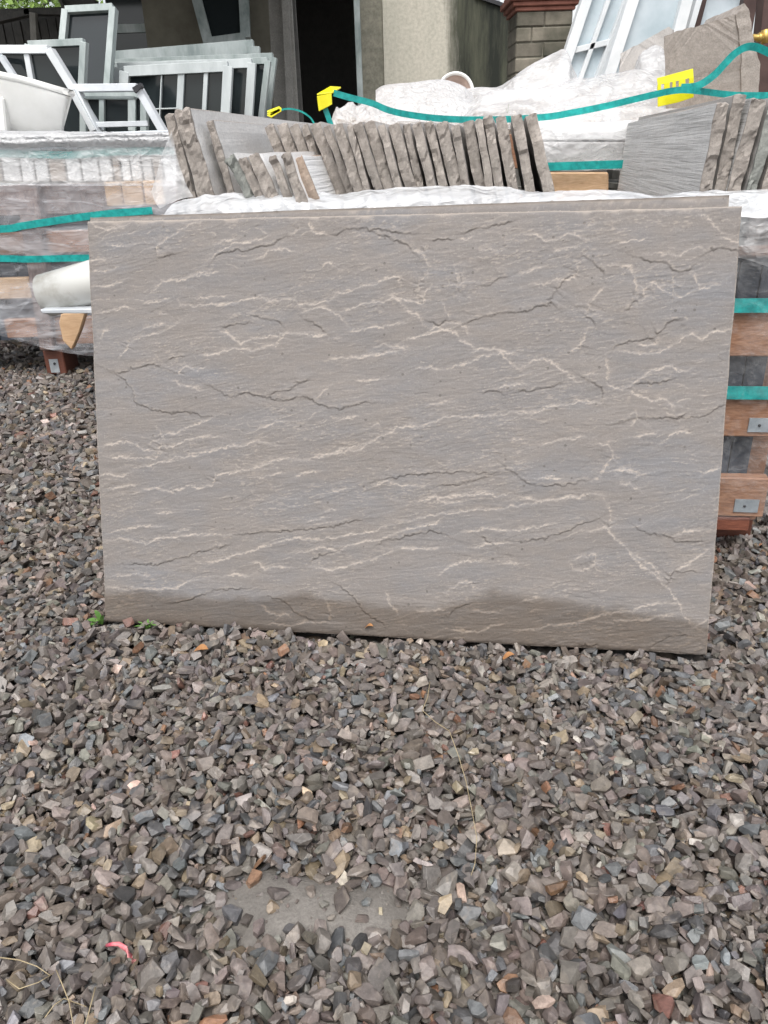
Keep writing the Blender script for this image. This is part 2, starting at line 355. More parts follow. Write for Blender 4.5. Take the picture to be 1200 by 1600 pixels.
drop_pass(.0075, .008, .020, .6, 0, 0)
drop_pass(.0060, .006, .014, .6, 0, 0)
def single(x, y, sz):
    a, b, c = sz/2, sz/2*rng.uniform(.6, .9), sz/2*rng.uniform(.35, .6); tx, ty = rng.normal(0, .25, 2)
    Rn = np.array(Matrix.Rotation(rng.uniform(0, 6.28), 3, 'Z') @ Matrix.Rotation(tx, 3, 'X') @ Matrix.Rotation(ty, 3, 'Y'))
    stones.append((x, y, float(gz(x, y))+c*.45, a, b, c, Rn, True))
got = []
for _ in range(400):
    x, y = rng.uniform(-.24, .08), rng.uniform(-.50, -.37)
    if bare(x, y) > .25 and all((x-q[0])**2+(y-q[1])**2 > .0145**2 for q in got) and len(got) < 120 and math.sin(x*55)*math.sin(y*70+x*20) >-.6: got.append((x, y)); single(x, y, rng.uniform(.008, .026))
for _ in range(260):
    x, y = rng.uniform(-.26, .10), rng.uniform(-.51, -.36)
    if bare(x, y) > .3: single(x, y, rng.uniform(.0015, .005))
import time; print('T stones', time.time()-T0); print('stones', len(stones), 'near', sum(s[7] for s in stones))
PAL = [((.13, .105, .088), 14), ((.150, .130, .115), 34), ((.145, .118, .103), 20), ((.122, .125, .127), 12), ((.19, .168, .148), 9), ((.19, .145, .10), 7), ((.07, .067, .066), 8),
       ((.155, .15, .125), 4), ((.13, .108, .104), 5), ((.22, .12, .07), 1.4), ((.17, .085, .065), .8), ((.38, .34, .29), .35), ((.32, .23, .19), .6), ((.25, .205, .14), .8)]
pc = np.array([p[0] for p in PAL]); pw = np.array([p[1] for p in PAL]); pw = pw/pw.sum()
VV, FF, CC, off = [], [], [], 0
for s in stones:
    x, y, z, a, b, c, Rn, near = s
    V, F = (NEAR if near else FAR)[rng.integers(60 if near else 24)]
    W = (V*np.array([a, b, c])*.93)@Rn.T+np.array([x, y, z])
    col = pc[rng.choice(len(pc), p=pw)]*rng.lognormal(-.10, .30)*(1+rng.normal(0, .022, 3)); wet = rng.random()
    VV.append(W); FF.append(F+off); off += len(V)
    CC.append(np.tile(np.append(np.clip(col, .02, .8), wet), (len(V), 1)))
VV, FF, CC = np.concatenate(VV), np.concatenate(FF), np.concatenate(CC)
print('gravel tris', len(FF))
me = npmesh('gravel', VV, FF)
at = me.color_attributes.new('stone', 'FLOAT_COLOR', 'POINT'); at.data.foreach_set('color', CC.astype(np.float32).ravel())
t = NT('gravel_stone'); an = t.n('ShaderNodeAttribute', attribute_name='stone')
f = t.noise(110, 6, .7); g = t.noise(420, 4, .7); st = t.noise(70, 4, .6, (1, .25, 3))
c = t.mix(1.0, an.outputs['Color'], t.ramp(f, [(.3, .55), (.72, 1.42)]), 'MULTIPLY')
c = t.mix(t.ramp(st, [(.56, 0.), (.68, .35)]), c, (.30, .25, .20))
c = t.mix(t.ramp(g, [(.62, 0.), (.74, .35)]), c, (.38, .35, .32))
mr = t.n('ShaderNodeMapRange'); mr.inputs[3].default_value = .22; mr.inputs[4].default_value = .65; t.l(an.outputs['Alpha'], mr.inputs[0])
t.set(Base_Color=c, Roughness=mr.outputs[0], Specular_IOR_Level=.6); t.bump(g, .5, .0008, t.bump(f, .6, .0018))
tag(link('gravel', me, t.m), kind='stuff')

# ------------------------------------------------------------ the big leaning flagstone
def lattice(nu, nv, cu, cv, seed):
    r = np.random.default_rng(seed); L = r.uniform(0, 1, (cv+3, cu+3)); yy = np.linspace(0, cv, nv); xx = np.linspace(0, cu, nu)
    i = np.minimum(xx.astype(int), cu-1); j = np.minimum(yy.astype(int), cv-1); fx = xx-i; fy = yy-j; fx = fx*fx*(3-2*fx); fy = fy*fy*(3-2*fy)
    a = L[np.ix_(j, i)]; b = L[np.ix_(j, i+1)]; c_ = L[np.ix_(j+1, i)]; d = L[np.ix_(j+1, i+1)]
    return (a*(1-fx)+b*fx)*(1-fy)[:, None]+(c_*(1-fx)+d*fx)*fy[:, None]
def fbm_rot(U, V, ang, su, sv, seed, octs=5, gain=.55):
    ca, sa = math.cos(ang), math.sin(ang); a = (U*ca+V*sa)/su; b = (-U*sa+V*ca)/sv; out = np.zeros_like(U); amp = 1; tot = 0
    for o in range(octs):
        r = np.random.default_rng(seed+o); G = r.uniform(0, 1, (256, 256)); k = 2**o
        x = a*k+37.3*o; y = b*k+11.7*o; i = np.floor(x).astype(int); j = np.floor(y).astype(int); fx = x-i; fy = y-j
        fx = fx*fx*(3-2*fx); fy = fy*fy*(3-2*fy); g = lambda p, q: G[q & 255, p & 255]
        out += amp*((g(i, j)*(1-fx)+g(i+1, j)*fx)*(1-fy)+(g(i, j+1)*(1-fx)+g(i+1, j+1)*fx)*fy); tot += amp; amp *= gain
    return out/tot
LINES = """L 176,597 165,594 148,587 131,579 115,569 108,563 106,547
L 5,529 26,531 49,536
L 0,545 15,547 30,547
L 183,543 203,557 219,564 241,566 258,570 271,575
D 188,541 203,551 219,554 238,555 258,560 277,563 290,569 304,574
L 95,499 112,514 129,517 149,517 163,525 185,529 191,535
L 86,483 105,486 122,490
L 135,491 139,480 162,480 187,482 207,480 226,485 246,490 262,493 276,487 295,490 309,489 319,480
L 11,470 32,475 50,479 64,476
L 14,433 19,444 28,446
L 56,430 74,436 86,441 103,441 115,449 132,454 141,462
L 80,446 98,453 115,456
L 42,406 56,422 58,433
L 171,410 188,412 211,418 231,421 244,417 267,423 283,426 293,438 295,451
L 189,447 206,443 217,433 228,426 245,432 264,435 284,437 295,441 322,441
D 200,447 223,454 245,456
D 245,464 267,464 286,458 292,451
D 106,545 121,550 136,553
L 252,544 266,548 274,555 290,557 309,553
L 304,575 315,581 317,588
L 31,567 56,566 79,568
L 4,508 31,508 54,517
L 104,470 119,467
L 189,564 209,570 228,571
L 152,521 174,524 196,528
L 162,491 190,493 212,494
L 331,595 334,585 339,578 355,575
D 355,574 371,576 384,581 394,583 410,581 426,574 441,569 457,563 470,557 478,548 486,541
D 413,579 428,581 447,576 462,575 480,574
L 309,487 320,481 339,482 358,487 371,494 376,498
L 363,500 379,497 397,502 421,507 434,514 450,518 458,516 460,501
L 317,468 333,476 349,477 363,470 376,464 383,455
D 320,464 333,456 344,450 354,442
L 309,441 325,440 344,437 355,441
L 375,472 390,474 408,482 424,487 437,484 448,490 458,484 469,474
L 442,494 458,489 471,484 489,481 499,501 504,506
L 469,470 482,469 490,461 491,451
L 475,563 478,553 493,546 499,533 498,516
L 478,552 493,550 496,559
L 484,499 486,514 494,518
L 518,486 521,473 528,468 529,461
D 498,458 513,453 529,458
L 459,427 472,434 490,438 506,443 519,447 537,443 542,433 555,427 566,419
L 493,441 513,451 526,456 542,453 552,448 554,436
L 419,419 438,425 454,422 470,422
L 401,407 422,411 443,415 459,418
D 542,573 561,579 581,581 598,584 615,589
L 541,566 551,564 559,569
L 567,553 582,552 594,548 599,551
L 535,528 540,513 538,503 548,510 546,525
D 549,453 569,461 582,463 600,467 607,469 621,469
L 561,416 578,421 599,418 614,416 622,413
D 568,505 583,506 595,515 608,517
L 350,531 358,538 364,534
D 501,565 518,565 534,567
L 384,441 411,446 448,452 474,459
L 626,571 639,570 652,562 667,563 680,570 690,569 703,563 716,563
L 667,546 683,551 696,555
L 705,576 717,582
L 843,595 856,586 866,579 874,571 884,566
L 877,562 890,557 902,554
D 691,540 707,541 717,533 725,525 731,518 734,510
L 697,537 697,522 688,512 669,512 654,506 636,505
D 696,518 683,510 678,504 669,489 661,476 648,475 640,471 624,470 614,468
L 734,501 725,491 717,483 713,468
D 711,464 719,458 724,451
L 715,447 709,434 705,421 692,417
L 728,526 746,529 766,527 772,513 776,488
D 768,540 778,536 791,530 806,531 816,524 829,518 839,520 845,529 855,532
L 795,543 812,544 827,540 839,550 849,552 858,546
D 859,542 866,548 881,549 891,546 903,546
L 844,520 849,508 854,499 867,501 881,505
L 776,478 786,488 787,503 797,506 810,495 823,488
D 761,470 771,478 777,484
L 826,485 838,490 845,495
D 835,461 820,456 814,446 805,439 801,447
D 807,437 797,434 782,432 766,428 756,425 747,416
L 806,439 806,427 797,424 777,428
L 746,419 767,420 785,416 803,416 815,419 830,429 842,438 849,439 862,433 869,441 883,444 902,445
L 821,518 822,505 821,483
L 621,519 638,525 656,530
L 749,556 764,560 784,562
L 130,376 136,388 145,395 156,389 171,389 179,395
L 170,411 182,410 199,413
L 125,373 138,366 153,361 170,361
D 174,368 187,361 193,357 209,349 226,353 235,355 252,352 266,349 288,346 324,351
D 267,353 285,358 302,362 324,375
D 15,391 31,384 45,376 60,364 62,352 67,337 82,333 99,327 117,324 137,327 154,326 172,320 183,320
L 187,320 168,313 148,306 127,298 104,292 98,303
D 32,384 57,387 81,393 96,396 110,392
D 118,402 131,408 145,409
L 6,274 26,279 47,281 62,277 76,269 97,268
L 16,259 37,259 64,257 91,258 102,278 105,290
L 105,281 112,275 133,281 156,288 179,292 200,291
L 57,243 78,246 102,253 120,259 138,262 161,268 185,274 211,281 231,280 251,288 265,284 282,281
L 2,229 18,232 36,228 48,234
L 14,210 38,214 65,218
L 38,204 56,202 71,208 95,211 119,205 122,212 133,210 143,218 160,215 183,218 187,234 204,238 227,244 250,249 270,257 293,262 325,262
L 254,305 271,312 282,318 296,314
L 247,233 270,237 293,242
D 308,349 327,351 338,344 352,338 366,336 382,334 396,340 412,345 425,345
D 308,371 330,375
L 395,376 412,375 438,378
L 342,348 349,359 358,366
L 307,260 324,261 344,264 363,271 385,275 404,277 418,287 426,292 445,302 458,310 469,312 492,313 508,319 524,324 545,327 560,324 571,329 591,328 609,333 626,335
L 335,269 352,268 374,277 399,282 412,287
L 497,341 516,344 531,348
D 426,232 451,239 472,243 504,246 531,248 552,250 565,250 578,247 594,248 620,250
D 513,224 526,229 545,230 560,234 573,239 594,246
D 608,261 617,254 629,245
L 424,226 440,232 462,227 475,227 494,227
L 363,215 377,218 388,220
L 476,204 494,205 513,211 527,209 542,214 569,217 584,222 600,217 629,222
L 513,218 519,206 535,204 553,207
L 526,393 543,398 563,403 579,411 601,412 622,395
L 486,393 507,395 517,392
L 598,367 613,371 624,373
D 575,361 588,364 603,359
L 381,321 401,324
L 420,310 434,315
L 307,235 324,241 344,245
L 352,402 374,406 398,409 430,413 454,416
L 623,392 634,397 646,405 658,407 671,401 682,393 692,386 703,376
L 617,371 630,373
D 622,362 640,364 660,368 678,371 690,376
D 707,385 717,378 727,374 736,368 739,359 739,350
L 741,416 743,392 744,372 754,368 767,370 776,372 781,377 790,385 799,393 814,394 822,398 833,392 845,390 852,395
D 779,373 795,375 815,377 831,381
L 779,371 779,362 792,356 802,351 816,355 826,350 833,340
L 618,335 639,333 654,335 664,341 684,345 701,348 718,351 738,349 740,354 756,357
D 748,319 757,320 769,323 779,326
L 776,332 783,337 786,328 779,321
D 786,331 794,326 808,328 822,330 837,330 853,338
D 825,325 842,329 866,331 879,337 891,344 902,349
L 819,295 831,305 843,311 857,311
L 714,385 734,387
L 656,289 671,292 688,299 718,301
L 729,291 749,294 757,284 757,273 748,260 739,244 729,242
D 621,252 632,244 644,234 661,232 681,234 704,236 724,241 734,246
L 658,242 673,244 691,243
L 753,256 773,259 783,256 798,251 808,255
L 769,237 781,240 794,232
L 623,211 648,216 659,211 682,214 702,219 725,222 745,224 750,214
L 785,304 800,307 814,311
L 874,252 885,259 899,265
L 770,259 785,259
L 620,296 635,297
L 7,127 32,134 53,131 75,128 92,137 122,142 157,147 186,146 209,145
D 213,145 236,149 269,154 302,157 330,160 366,163 390,170 422,177
D 211,133 185,124 156,116 130,107 108,98 73,93 30,92
L 11,72 47,76 77,78
L 149,110 153,102 181,103 206,112 231,120 252,129 281,138 310,146 334,145 362,147 390,154 418,156 441,168 467,177
L 299,120 322,127 350,133 374,129 390,140 414,146 442,150 467,161
D 330,109 346,122 370,129 386,128
L 330,101 358,99 382,104 406,113 426,118 442,126 467,136
L 197,81 214,86 227,82 243,88
L 241,104 252,104 260,96 281,101 299,100
L 4,55 37,54 68,56 94,55 120,61 142,72 165,77
D 91,38 110,35 141,43 167,54 201,62 235,64
D 264,53 284,50 297,40 305,28 321,25 338,18
D 368,78 387,67 399,52 407,38 423,29 439,21 447,13
L 257,11 276,13 296,9 321,17 350,17 375,18
L 255,38 267,28 284,25 301,30
L 354,52 362,31 360,19
L 446,70 449,52 463,37
D 430,138 442,146 465,149
L 89,174 119,177
L 10,140 36,147 71,152 110,155
L 114,144 144,154
L 330,170 354,179
L 350,186 370,190
L 459,172 483,179 509,186 536,189 559,193 585,196 611,199 637,205 663,212 699,215
L 460,159 483,167 510,172 527,183
L 460,136 483,137 503,137 526,138
D 460,149 483,156 510,162 533,156
L 552,162 575,165 593,170 612,168 638,169 664,175 686,179
D 581,157 596,148
D 617,151 643,154 658,155 676,161 701,170 722,182 744,190
L 568,141 590,147 620,149
L 523,98 538,113 553,119 591,123
L 614,120 637,121
L 707,126 721,134 739,136 742,125 726,113 711,114 707,124
L 748,175 759,177 754,209
D 787,182 802,175 813,168 831,168 852,160 870,161 891,162
L 727,169 752,176 763,164 778,152 790,137 805,124 827,110 846,90 858,74 866,59 878,42 889,36
L 790,139 808,132 823,121 831,107
L 848,119 865,129 882,141 895,153
L 536,19 560,18 583,17 606,29 621,31
L 633,20 655,24 681,33 707,36 733,44 758,53 784,57 798,57 816,67 837,69 856,73
L 759,41 784,44 817,48 852,58
L 845,169 862,176 883,179
D 534,37 551,52 570,59
L 493,44 516,46 536,51
L 567,48 594,46 616,52
D 727,6 742,3 753,5
D 823,8 840,18 861,27 876,27
D 835,93 848,117 883,118
L 642,64 665,73
L 539,77 554,88 569,90 572,75
L 882,40 892,50 899,53
L 6,597 22,590 45,589 66,596
L 10,593 30,587 55,590"""
def riven_slab(name, lines, wet, seed, nu, nv, th=.028, wd=900, ht=600):
    u = np.linspace(0, wd, nu); v = np.linspace(0, ht, nv); U, V = np.meshgrid(u, v); du, dv = u[1], v[1]
    h = 5.5*(fbm_rot(U, V, .15, 230, 90, seed, 4)-.5) + .5*(fbm_rot(U, V, .15, 30, 10, seed+9, 4)-.5)
    vein = np.zeros_like(U); dirt_shade = np.zeros_like(U)  # darkened cracks: dirt plus the shade under ledges, put into the colour
    wq = (fbm_rot(U, V, .2, 9, 7, seed+20, 4)-.5)
    for k, (su, sv, lv) in enumerate([(210, 42, 13), (120, 26, 9), (60, 11, 5)]):
        q = (fbm_rot(U, V, .17, su, sv, seed+30+7*k, 4, .5)+wq*(.018+.02*k))*lv; fr = q-np.floor(q)
        st = np.clip(fr/.10, 0, 1); gv = np.gradient(q, axis=0)
        patch = np.clip((fbm_rot(U, V, .3, 75, 40, seed+60+k, 3)-.47)*6, 0, 1); amp = (.38, .2, .09)[k]
        h += amp*(np.floor(q)+st*st*(3-2*st))*.8 - amp*q*.75
        edge = np.exp(-((fr-.05)/.055)**2)*np.clip(-gv*400/lv, 0, 1)
        br = np.clip((fbm_rot(U, V, .2, 14, 4, seed+80+k, 3)-.46)*7, 0, 1)
        vein = np.maximum(vein, edge*np.clip(patch+.1, 0, 1)*br*(.7, .55, .4)[k])
        dirt_shade = np.maximum(dirt_shade, np.exp(-((fr-.05)/.03)**2)*np.clip(gv*400/lv, 0, 1)*patch*br*.45)
    fine = fbm_rot(U, V, .1, 7, 2.2, seed+95, 3); fl = fbm_rot(U, V, .15, 9, 1.9, seed+91, 2, .7); wA = fbm_rot(U, V, .1, 9, 6, seed+111, 3, .75); wB = fbm_rot(U, V, .1, 8, 5, seed+121, 3, .75); brk = fbm_rot(U, V, .1, 16, 6, seed+99, 3)
    fz = fbm_rot(U, V, .15, 7, 1.8, seed+131, 2, .7); fp = np.clip((fbm_rot(U, V, .2, 90, 35, seed+141, 3)-.42)*5, .15, 1)
    vein = np.maximum(vein, .5*fp*np.clip((fz-.66)*9, 0, 1)); h += .22*np.clip((fz-.5)*3, -1, 1)*fp
    r = np.random.default_rng(seed+5)
    for ln in lines:
        kind, *pp = ln.split(); P = np.array([[float(a) for a in p.split(',')] for p in pp])
        seg = []                                        # roughen the polyline
        for a, b in zip(P[:-1], P[1:]):
            m = max(1, int(np.hypot(*(b-a))/3)); seg += [a+(b-a)*k/m for k in range(m)]
        seg.append(P[-1]); Q = np.array(seg); nq = len(Q)
        jit = np.cumsum(r.normal(0, .55, (nq, 2)), 0); jit -= np.linspace(0, 1, nq)[:, None]*jit[-1]
        Q = Q + jit*.5 + r.normal(0, .45, (nq, 2)); Q[0], Q[-1] = P[0], P[-1]
        R_ = 30; i0 = max(0, int((Q[:, 0].min()-R_)/du)); i1 = min(nu, int((Q[:, 0].max()+R_)/du)+2); j0 = max(0, int((Q[:, 1].min()-R_)/dv)); j1 = min(nv, int((Q[:, 1].max()+R_)/dv)+2)
        if i1 <= i0 or j1 <= j0: continue
        su_, sv_ = U[j0:j1, i0:i1], V[j0:j1, i0:i1]; best = np.full(su_.shape, 1e9); side = np.ones_like(best); tt = np.zeros_like(best)
        for k in range(nq-1):
            a, b = Q[k], Q[k+1]; d = b-a; L2 = max(d@d, 1e-6)
            a0 = max(0, int((min(a[0], b[0])-R_)/du)-i0); a1 = int((max(a[0], b[0])+R_)/du)+2-i0; b0 = max(0, int((min(a[1], b[1])-R_)/dv)-j0); b1 = int((max(a[1], b[1])+R_)/dv)+2-j0
            a1 = max(a1, 0); b1 = max(b1, 0)
            su2, sv2 = su_[b0:b1, a0:a1], sv_[b0:b1, a0:a1]
            if su2.size == 0: continue
            pu, pv = su2-a[0], sv2-a[1]; t_ = np.clip((pu*d[0]+pv*d[1])/L2, 0, 1)
            dist = np.hypot(pu-t_*d[0], pv-t_*d[1]); cr = d[0]*pv-d[1]*pu
            if abs(d[0]) > abs(d[1])*.3: sg = np.sign(cr)*(1 if d[0] > 0 else -1)
            else: sg = -np.sign(cr)*(1 if d[1] > 0 else -1)
            bb = best[b0:b1, a0:a1]; mk = dist < bb; bb[mk] = dist[mk]; side[b0:b1, a0:a1][mk] = sg[mk]; tt[b0:b1, a0:a1][mk] = (k+t_[mk])/(nq-1)
        end = np.clip(np.minimum(tt, 1-tt)*8, .4, 1); wa, wb_ = wA[j0:j1, i0:i1], wB[j0:j1, i0:i1]; dd0 = best*side; dd = dd0-7.0*(wa-.5); best = np.abs(dd); nz = fine[j0:j1, i0:i1]; bk = np.clip((brk[j0:j1, i0:i1]-.2)*3, .5, 1)
        if kind == 'L':
            h[j0:j1, i0:i1] += -.55*end*np.tanh(dd/1.0)*np.exp(-best/14)
            core = np.maximum(np.exp(-(best/(.3+.65*nz))**2), .75*np.exp(-((dd0-.8-8*(wb_-.5))/.6)**2)*(wb_ > .42))*(.42+.5*(nz > .5)); halo = .6*np.exp(-np.clip(dd+1, 0, 99)/(3+5*nz))*(dd > -1.5)*(fl[j0:j1, i0:i1] > .55)
            vein[j0:j1, i0:i1] = np.maximum(vein[j0:j1, i0:i1], np.clip((core+halo)*bk*end, 0, 1))
        else:
            h[j0:j1, i0:i1] += .75*end*bk*np.tanh((dd-.3)/.6)*np.exp(-best/15) - .5*end*bk*np.exp(-(best/.8)**2)
            dirt_shade[j0:j1, i0:i1] = np.maximum(dirt_shade[j0:j1, i0:i1], np.exp(-(best/.6)**2)*end*.62*bk)
            vein[j0:j1, i0:i1] = np.maximum(vein[j0:j1, i0:i1], .35*np.exp(-((dd-2.6)/1.5)**2)*(nz > .5)*end)
    ed = np.minimum(np.minimum(U, wd-U), np.minimum(V, ht-V)); chip = fbm_rot(U, V, 0, 18, 18, seed+70, 3)
    h -= 2.2*np.exp(-ed/(1.0+2.5*np.clip(chip-.45, 0, 1)*4)); vein = np.maximum(vein, np.exp(-((ht-V)/(1.6+4*np.clip(chip-.5, 0, 1)*3))**2)*.9)
    vein = np.maximum(vein, .6*np.exp(-(np.minimum(U, wd-U)/1.5)**2))
    wt = np.zeros_like(U)
    if wet is not None:
        lim = np.interp(U[0], wet[0], wet[1])[None, :]+18*(fbm_rot(U, V, 0, 45, 30, seed+50, 4)-.5)
        st_ = np.interp(U[0], wet[0], wet[2])[None, :]
        wt = np.clip((lim-V)/20+.5, 0, 1); wt = wt*wt*(3-2*wt)*st_
    # mesh: local x along, z up, -y outward
    wob = lambda n, s: (lattice(n, 2, max(4, n//30), 1, s)[0]-.5)*1.1
    xx = (U-wd/2)/1000; zz = V/1000; e = np.clip(1-np.minimum(U, wd-U)/12, 0, 1); xx = xx + e*np.sign(U-wd/2)*(wob(nv, seed+1)[:, None])/1000
    e = np.clip(1-np.minimum(V, ht-V)/12, 0, 1); zz = zz + e*np.sign(V-ht/2)*wob(nu, seed+2)[None, :]/1000
    front = np.stack([xx, -h/1000, zz], -1).reshape(-1, 3); idx = np.arange(nu*nv).reshape(nv, nu)
    per = np.concatenate([idx[0, :], idx[1:, -1], idx[-1, -2::-1], idx[-2:0:-1, 0]]); m = len(per)
    rings = [front]; F = [np.stack([idx[:-1, :-1], idx[:-1, 1:], idx[1:, 1:], idx[1:, :-1]], -1).reshape(-1, 4)]
    prev = per; base = nu*nv; pf = front[per]
    for k, dep in enumerate((.006, .013, .021, th)):
        q = pf.copy(); q[:, 1] = dep+rng.normal(0, .0004, m); inw = rng.normal(0, .0008, m)+.0012*math.sin(k*2.1); q[:, 0] *= 1-inw/.45; q[:, 2] += inw*np.sign(.3-q[:, 2])
        rings.append(q); cur = np.arange(base, base+m); base += m
        F.append(np.stack([prev, np.roll(prev, -1), np.roll(cur, -1), cur], -1)); prev = cur
    F = np.concatenate(F); V3 = np.concatenate(rings); me = npmesh(name, V3, F)
    bm = bmesh.new(); bm.from_mesh(me); bm.verts.ensure_lookup_table(); bm.faces.new([bm.verts[i] for i in prev]); bmesh.ops.recalc_face_normals(bm, faces=bm.faces[-1:])
    bm.to_mesh(me); bm.free()
    me.polygons.foreach_set('use_smooth', [True]*((nu-1)*(nv-1))+[False]*(len(me.polygons)-(nu-1)*(nv-1)))
    at = me.color_attributes.new('rock', 'FLOAT_COLOR', 'POINT'); ca = np.zeros((len(V3), 4), np.float32); ca[:nu*nv] = np.stack([vein, dirt_shade, wt, np.ones_like(wt)], -1).reshape(-1, 4); ca[:, 3] = 1
    at.data.foreach_set('color', ca.ravel()); return me
def flag_mat():
    t = NT('riven_sandstone'); an = t.n('ShaderNodeAttribute', attribute_name='rock'); sp = t.n('ShaderNodeSeparateColor'); t.l(an.outputs['Color'], sp.inputs[0])
    rot = (0, rad(9), 0)
    big = t.noise(3.2, 4, .55, (1, 1, 2.2), rot=rot); mid_ = t.noise(9, 6, .65, (1, 1, 5), rot=rot); fine = t.noise(30, 6, .72, (1, 1, 7), rot=rot); grain = t.noise(420, 3, .75)
    c = t.ramp(big, [(.36, (.178, .176, .182)), (.48, (.200, .181, .168)), (.56, (.184, .175, .173)), (.66, (.204, .187, .176))])
    c = t.mix(t.ramp(mid_, [(.42, 0.), (.66, .5)]), c, (.205, .180, .160))
    c = t.mix(t.ramp(fine, [(.34, .32), (.52, 0.)]), c, (.155, .147, .142))
    c = t.mix(t.ramp(fine, [(.56, 0.), (.74, .3)]), c, (.25, .226, .205))
    c = t.mix(t.ramp(grain, [(.3, .28), (.5, 0.)]), c, (.15, .14, .13)); c = t.mix(t.ramp(grain, [(.56, 0.), (.72, .25)]), c, (.45, .42, .39))
    vo = t.n('ShaderNodeTexVoronoi'); vo.inputs['Scale'].default_value = 75; t.l(t.tc.outputs['Object'], vo.inputs['Vector'])
    sel = t.n('ShaderNodeSeparateColor'); t.l(vo.outputs['Color'], sel.inputs[0])
    a = t.n('ShaderNodeMath', operation='LESS_THAN'); t.l(vo.outputs['Distance'], a.inputs[0]); a.inputs[1].default_value = .15
    b = t.n('ShaderNodeMath', operation='LESS_THAN'); t.l(sel.outputs[0], b.inputs[0]); b.inputs[1].default_value = .22
    ab = t.n('ShaderNodeMath', operation='MULTIPLY'); t.l(a.outputs[0], ab.inputs[0]); t.l(b.outputs[0], ab.inputs[1])
    ab2 = t.n('ShaderNodeMath', operation='MULTIPLY'); t.l(ab.outputs[0], ab2.inputs[0]); ab2.inputs[1].default_value = .75
    c = t.mix(ab2.outputs[0], c, (.11, .10, .092))
    vc = t.mix(t.noise(22, 3), (.31, .268, .232), (.39, .345, .30))
    c = t.mix(sp.outputs[0], c, vc); c = t.mix(sp.outputs[1], c, (.085, .072, .062))
    wm = t.mix(1.0, c, (.60, .545, .49), 'MULTIPLY'); c = t.mix(sp.outputs[2], c, wm)
    rr = t.n('ShaderNodeMapRange'); rr.inputs[3].default_value = .72; rr.inputs[4].default_value = .5; t.l(sp.outputs[2], rr.inputs[0])
    t.set(Base_Color=c, Roughness=rr.outputs[0], Specular_IOR_Level=.35)
    t.bump(grain, .35, .0006, t.bump(fine, .5, .0014)); return t.m
print('T before slab', time.time()-T0)
M['flag'] = flag_mat()
WET = ([0, 130, 250, 330, 420, 520, 600, 700, 790, 860, 900], [50, 46, 50, 60, 46, 48, 74, 68, 60, 52, 48], [1, 1, 1, 1, 1, 1, 1, 1, 1, .95, .9])
LEAN = rad(16.394)
o = link('paving_slab', riven_slab('paving_slab', LINES.strip().splitlines(), WET, 5, 781, 521), M['flag']); o.rotation_euler = (-LEAN, 0, -YAW)
tag(o, 'large grey sandstone slab leaning in front, whole face showing, pale veins and damp foot', 'paving slab')
o = link('paving_slab', riven_slab('paving_slab_behind', [], None, 61, 241, 121), M['flag'])
o.location = SN(-.004, .034, .0065); o.rotation_euler = (-rad(15.9), rad(-.6), -YAW)
tag(o, 'second slab behind the big leaning one, only its top edge showing', 'paving slab')

print('T slab', time.time()-T0)
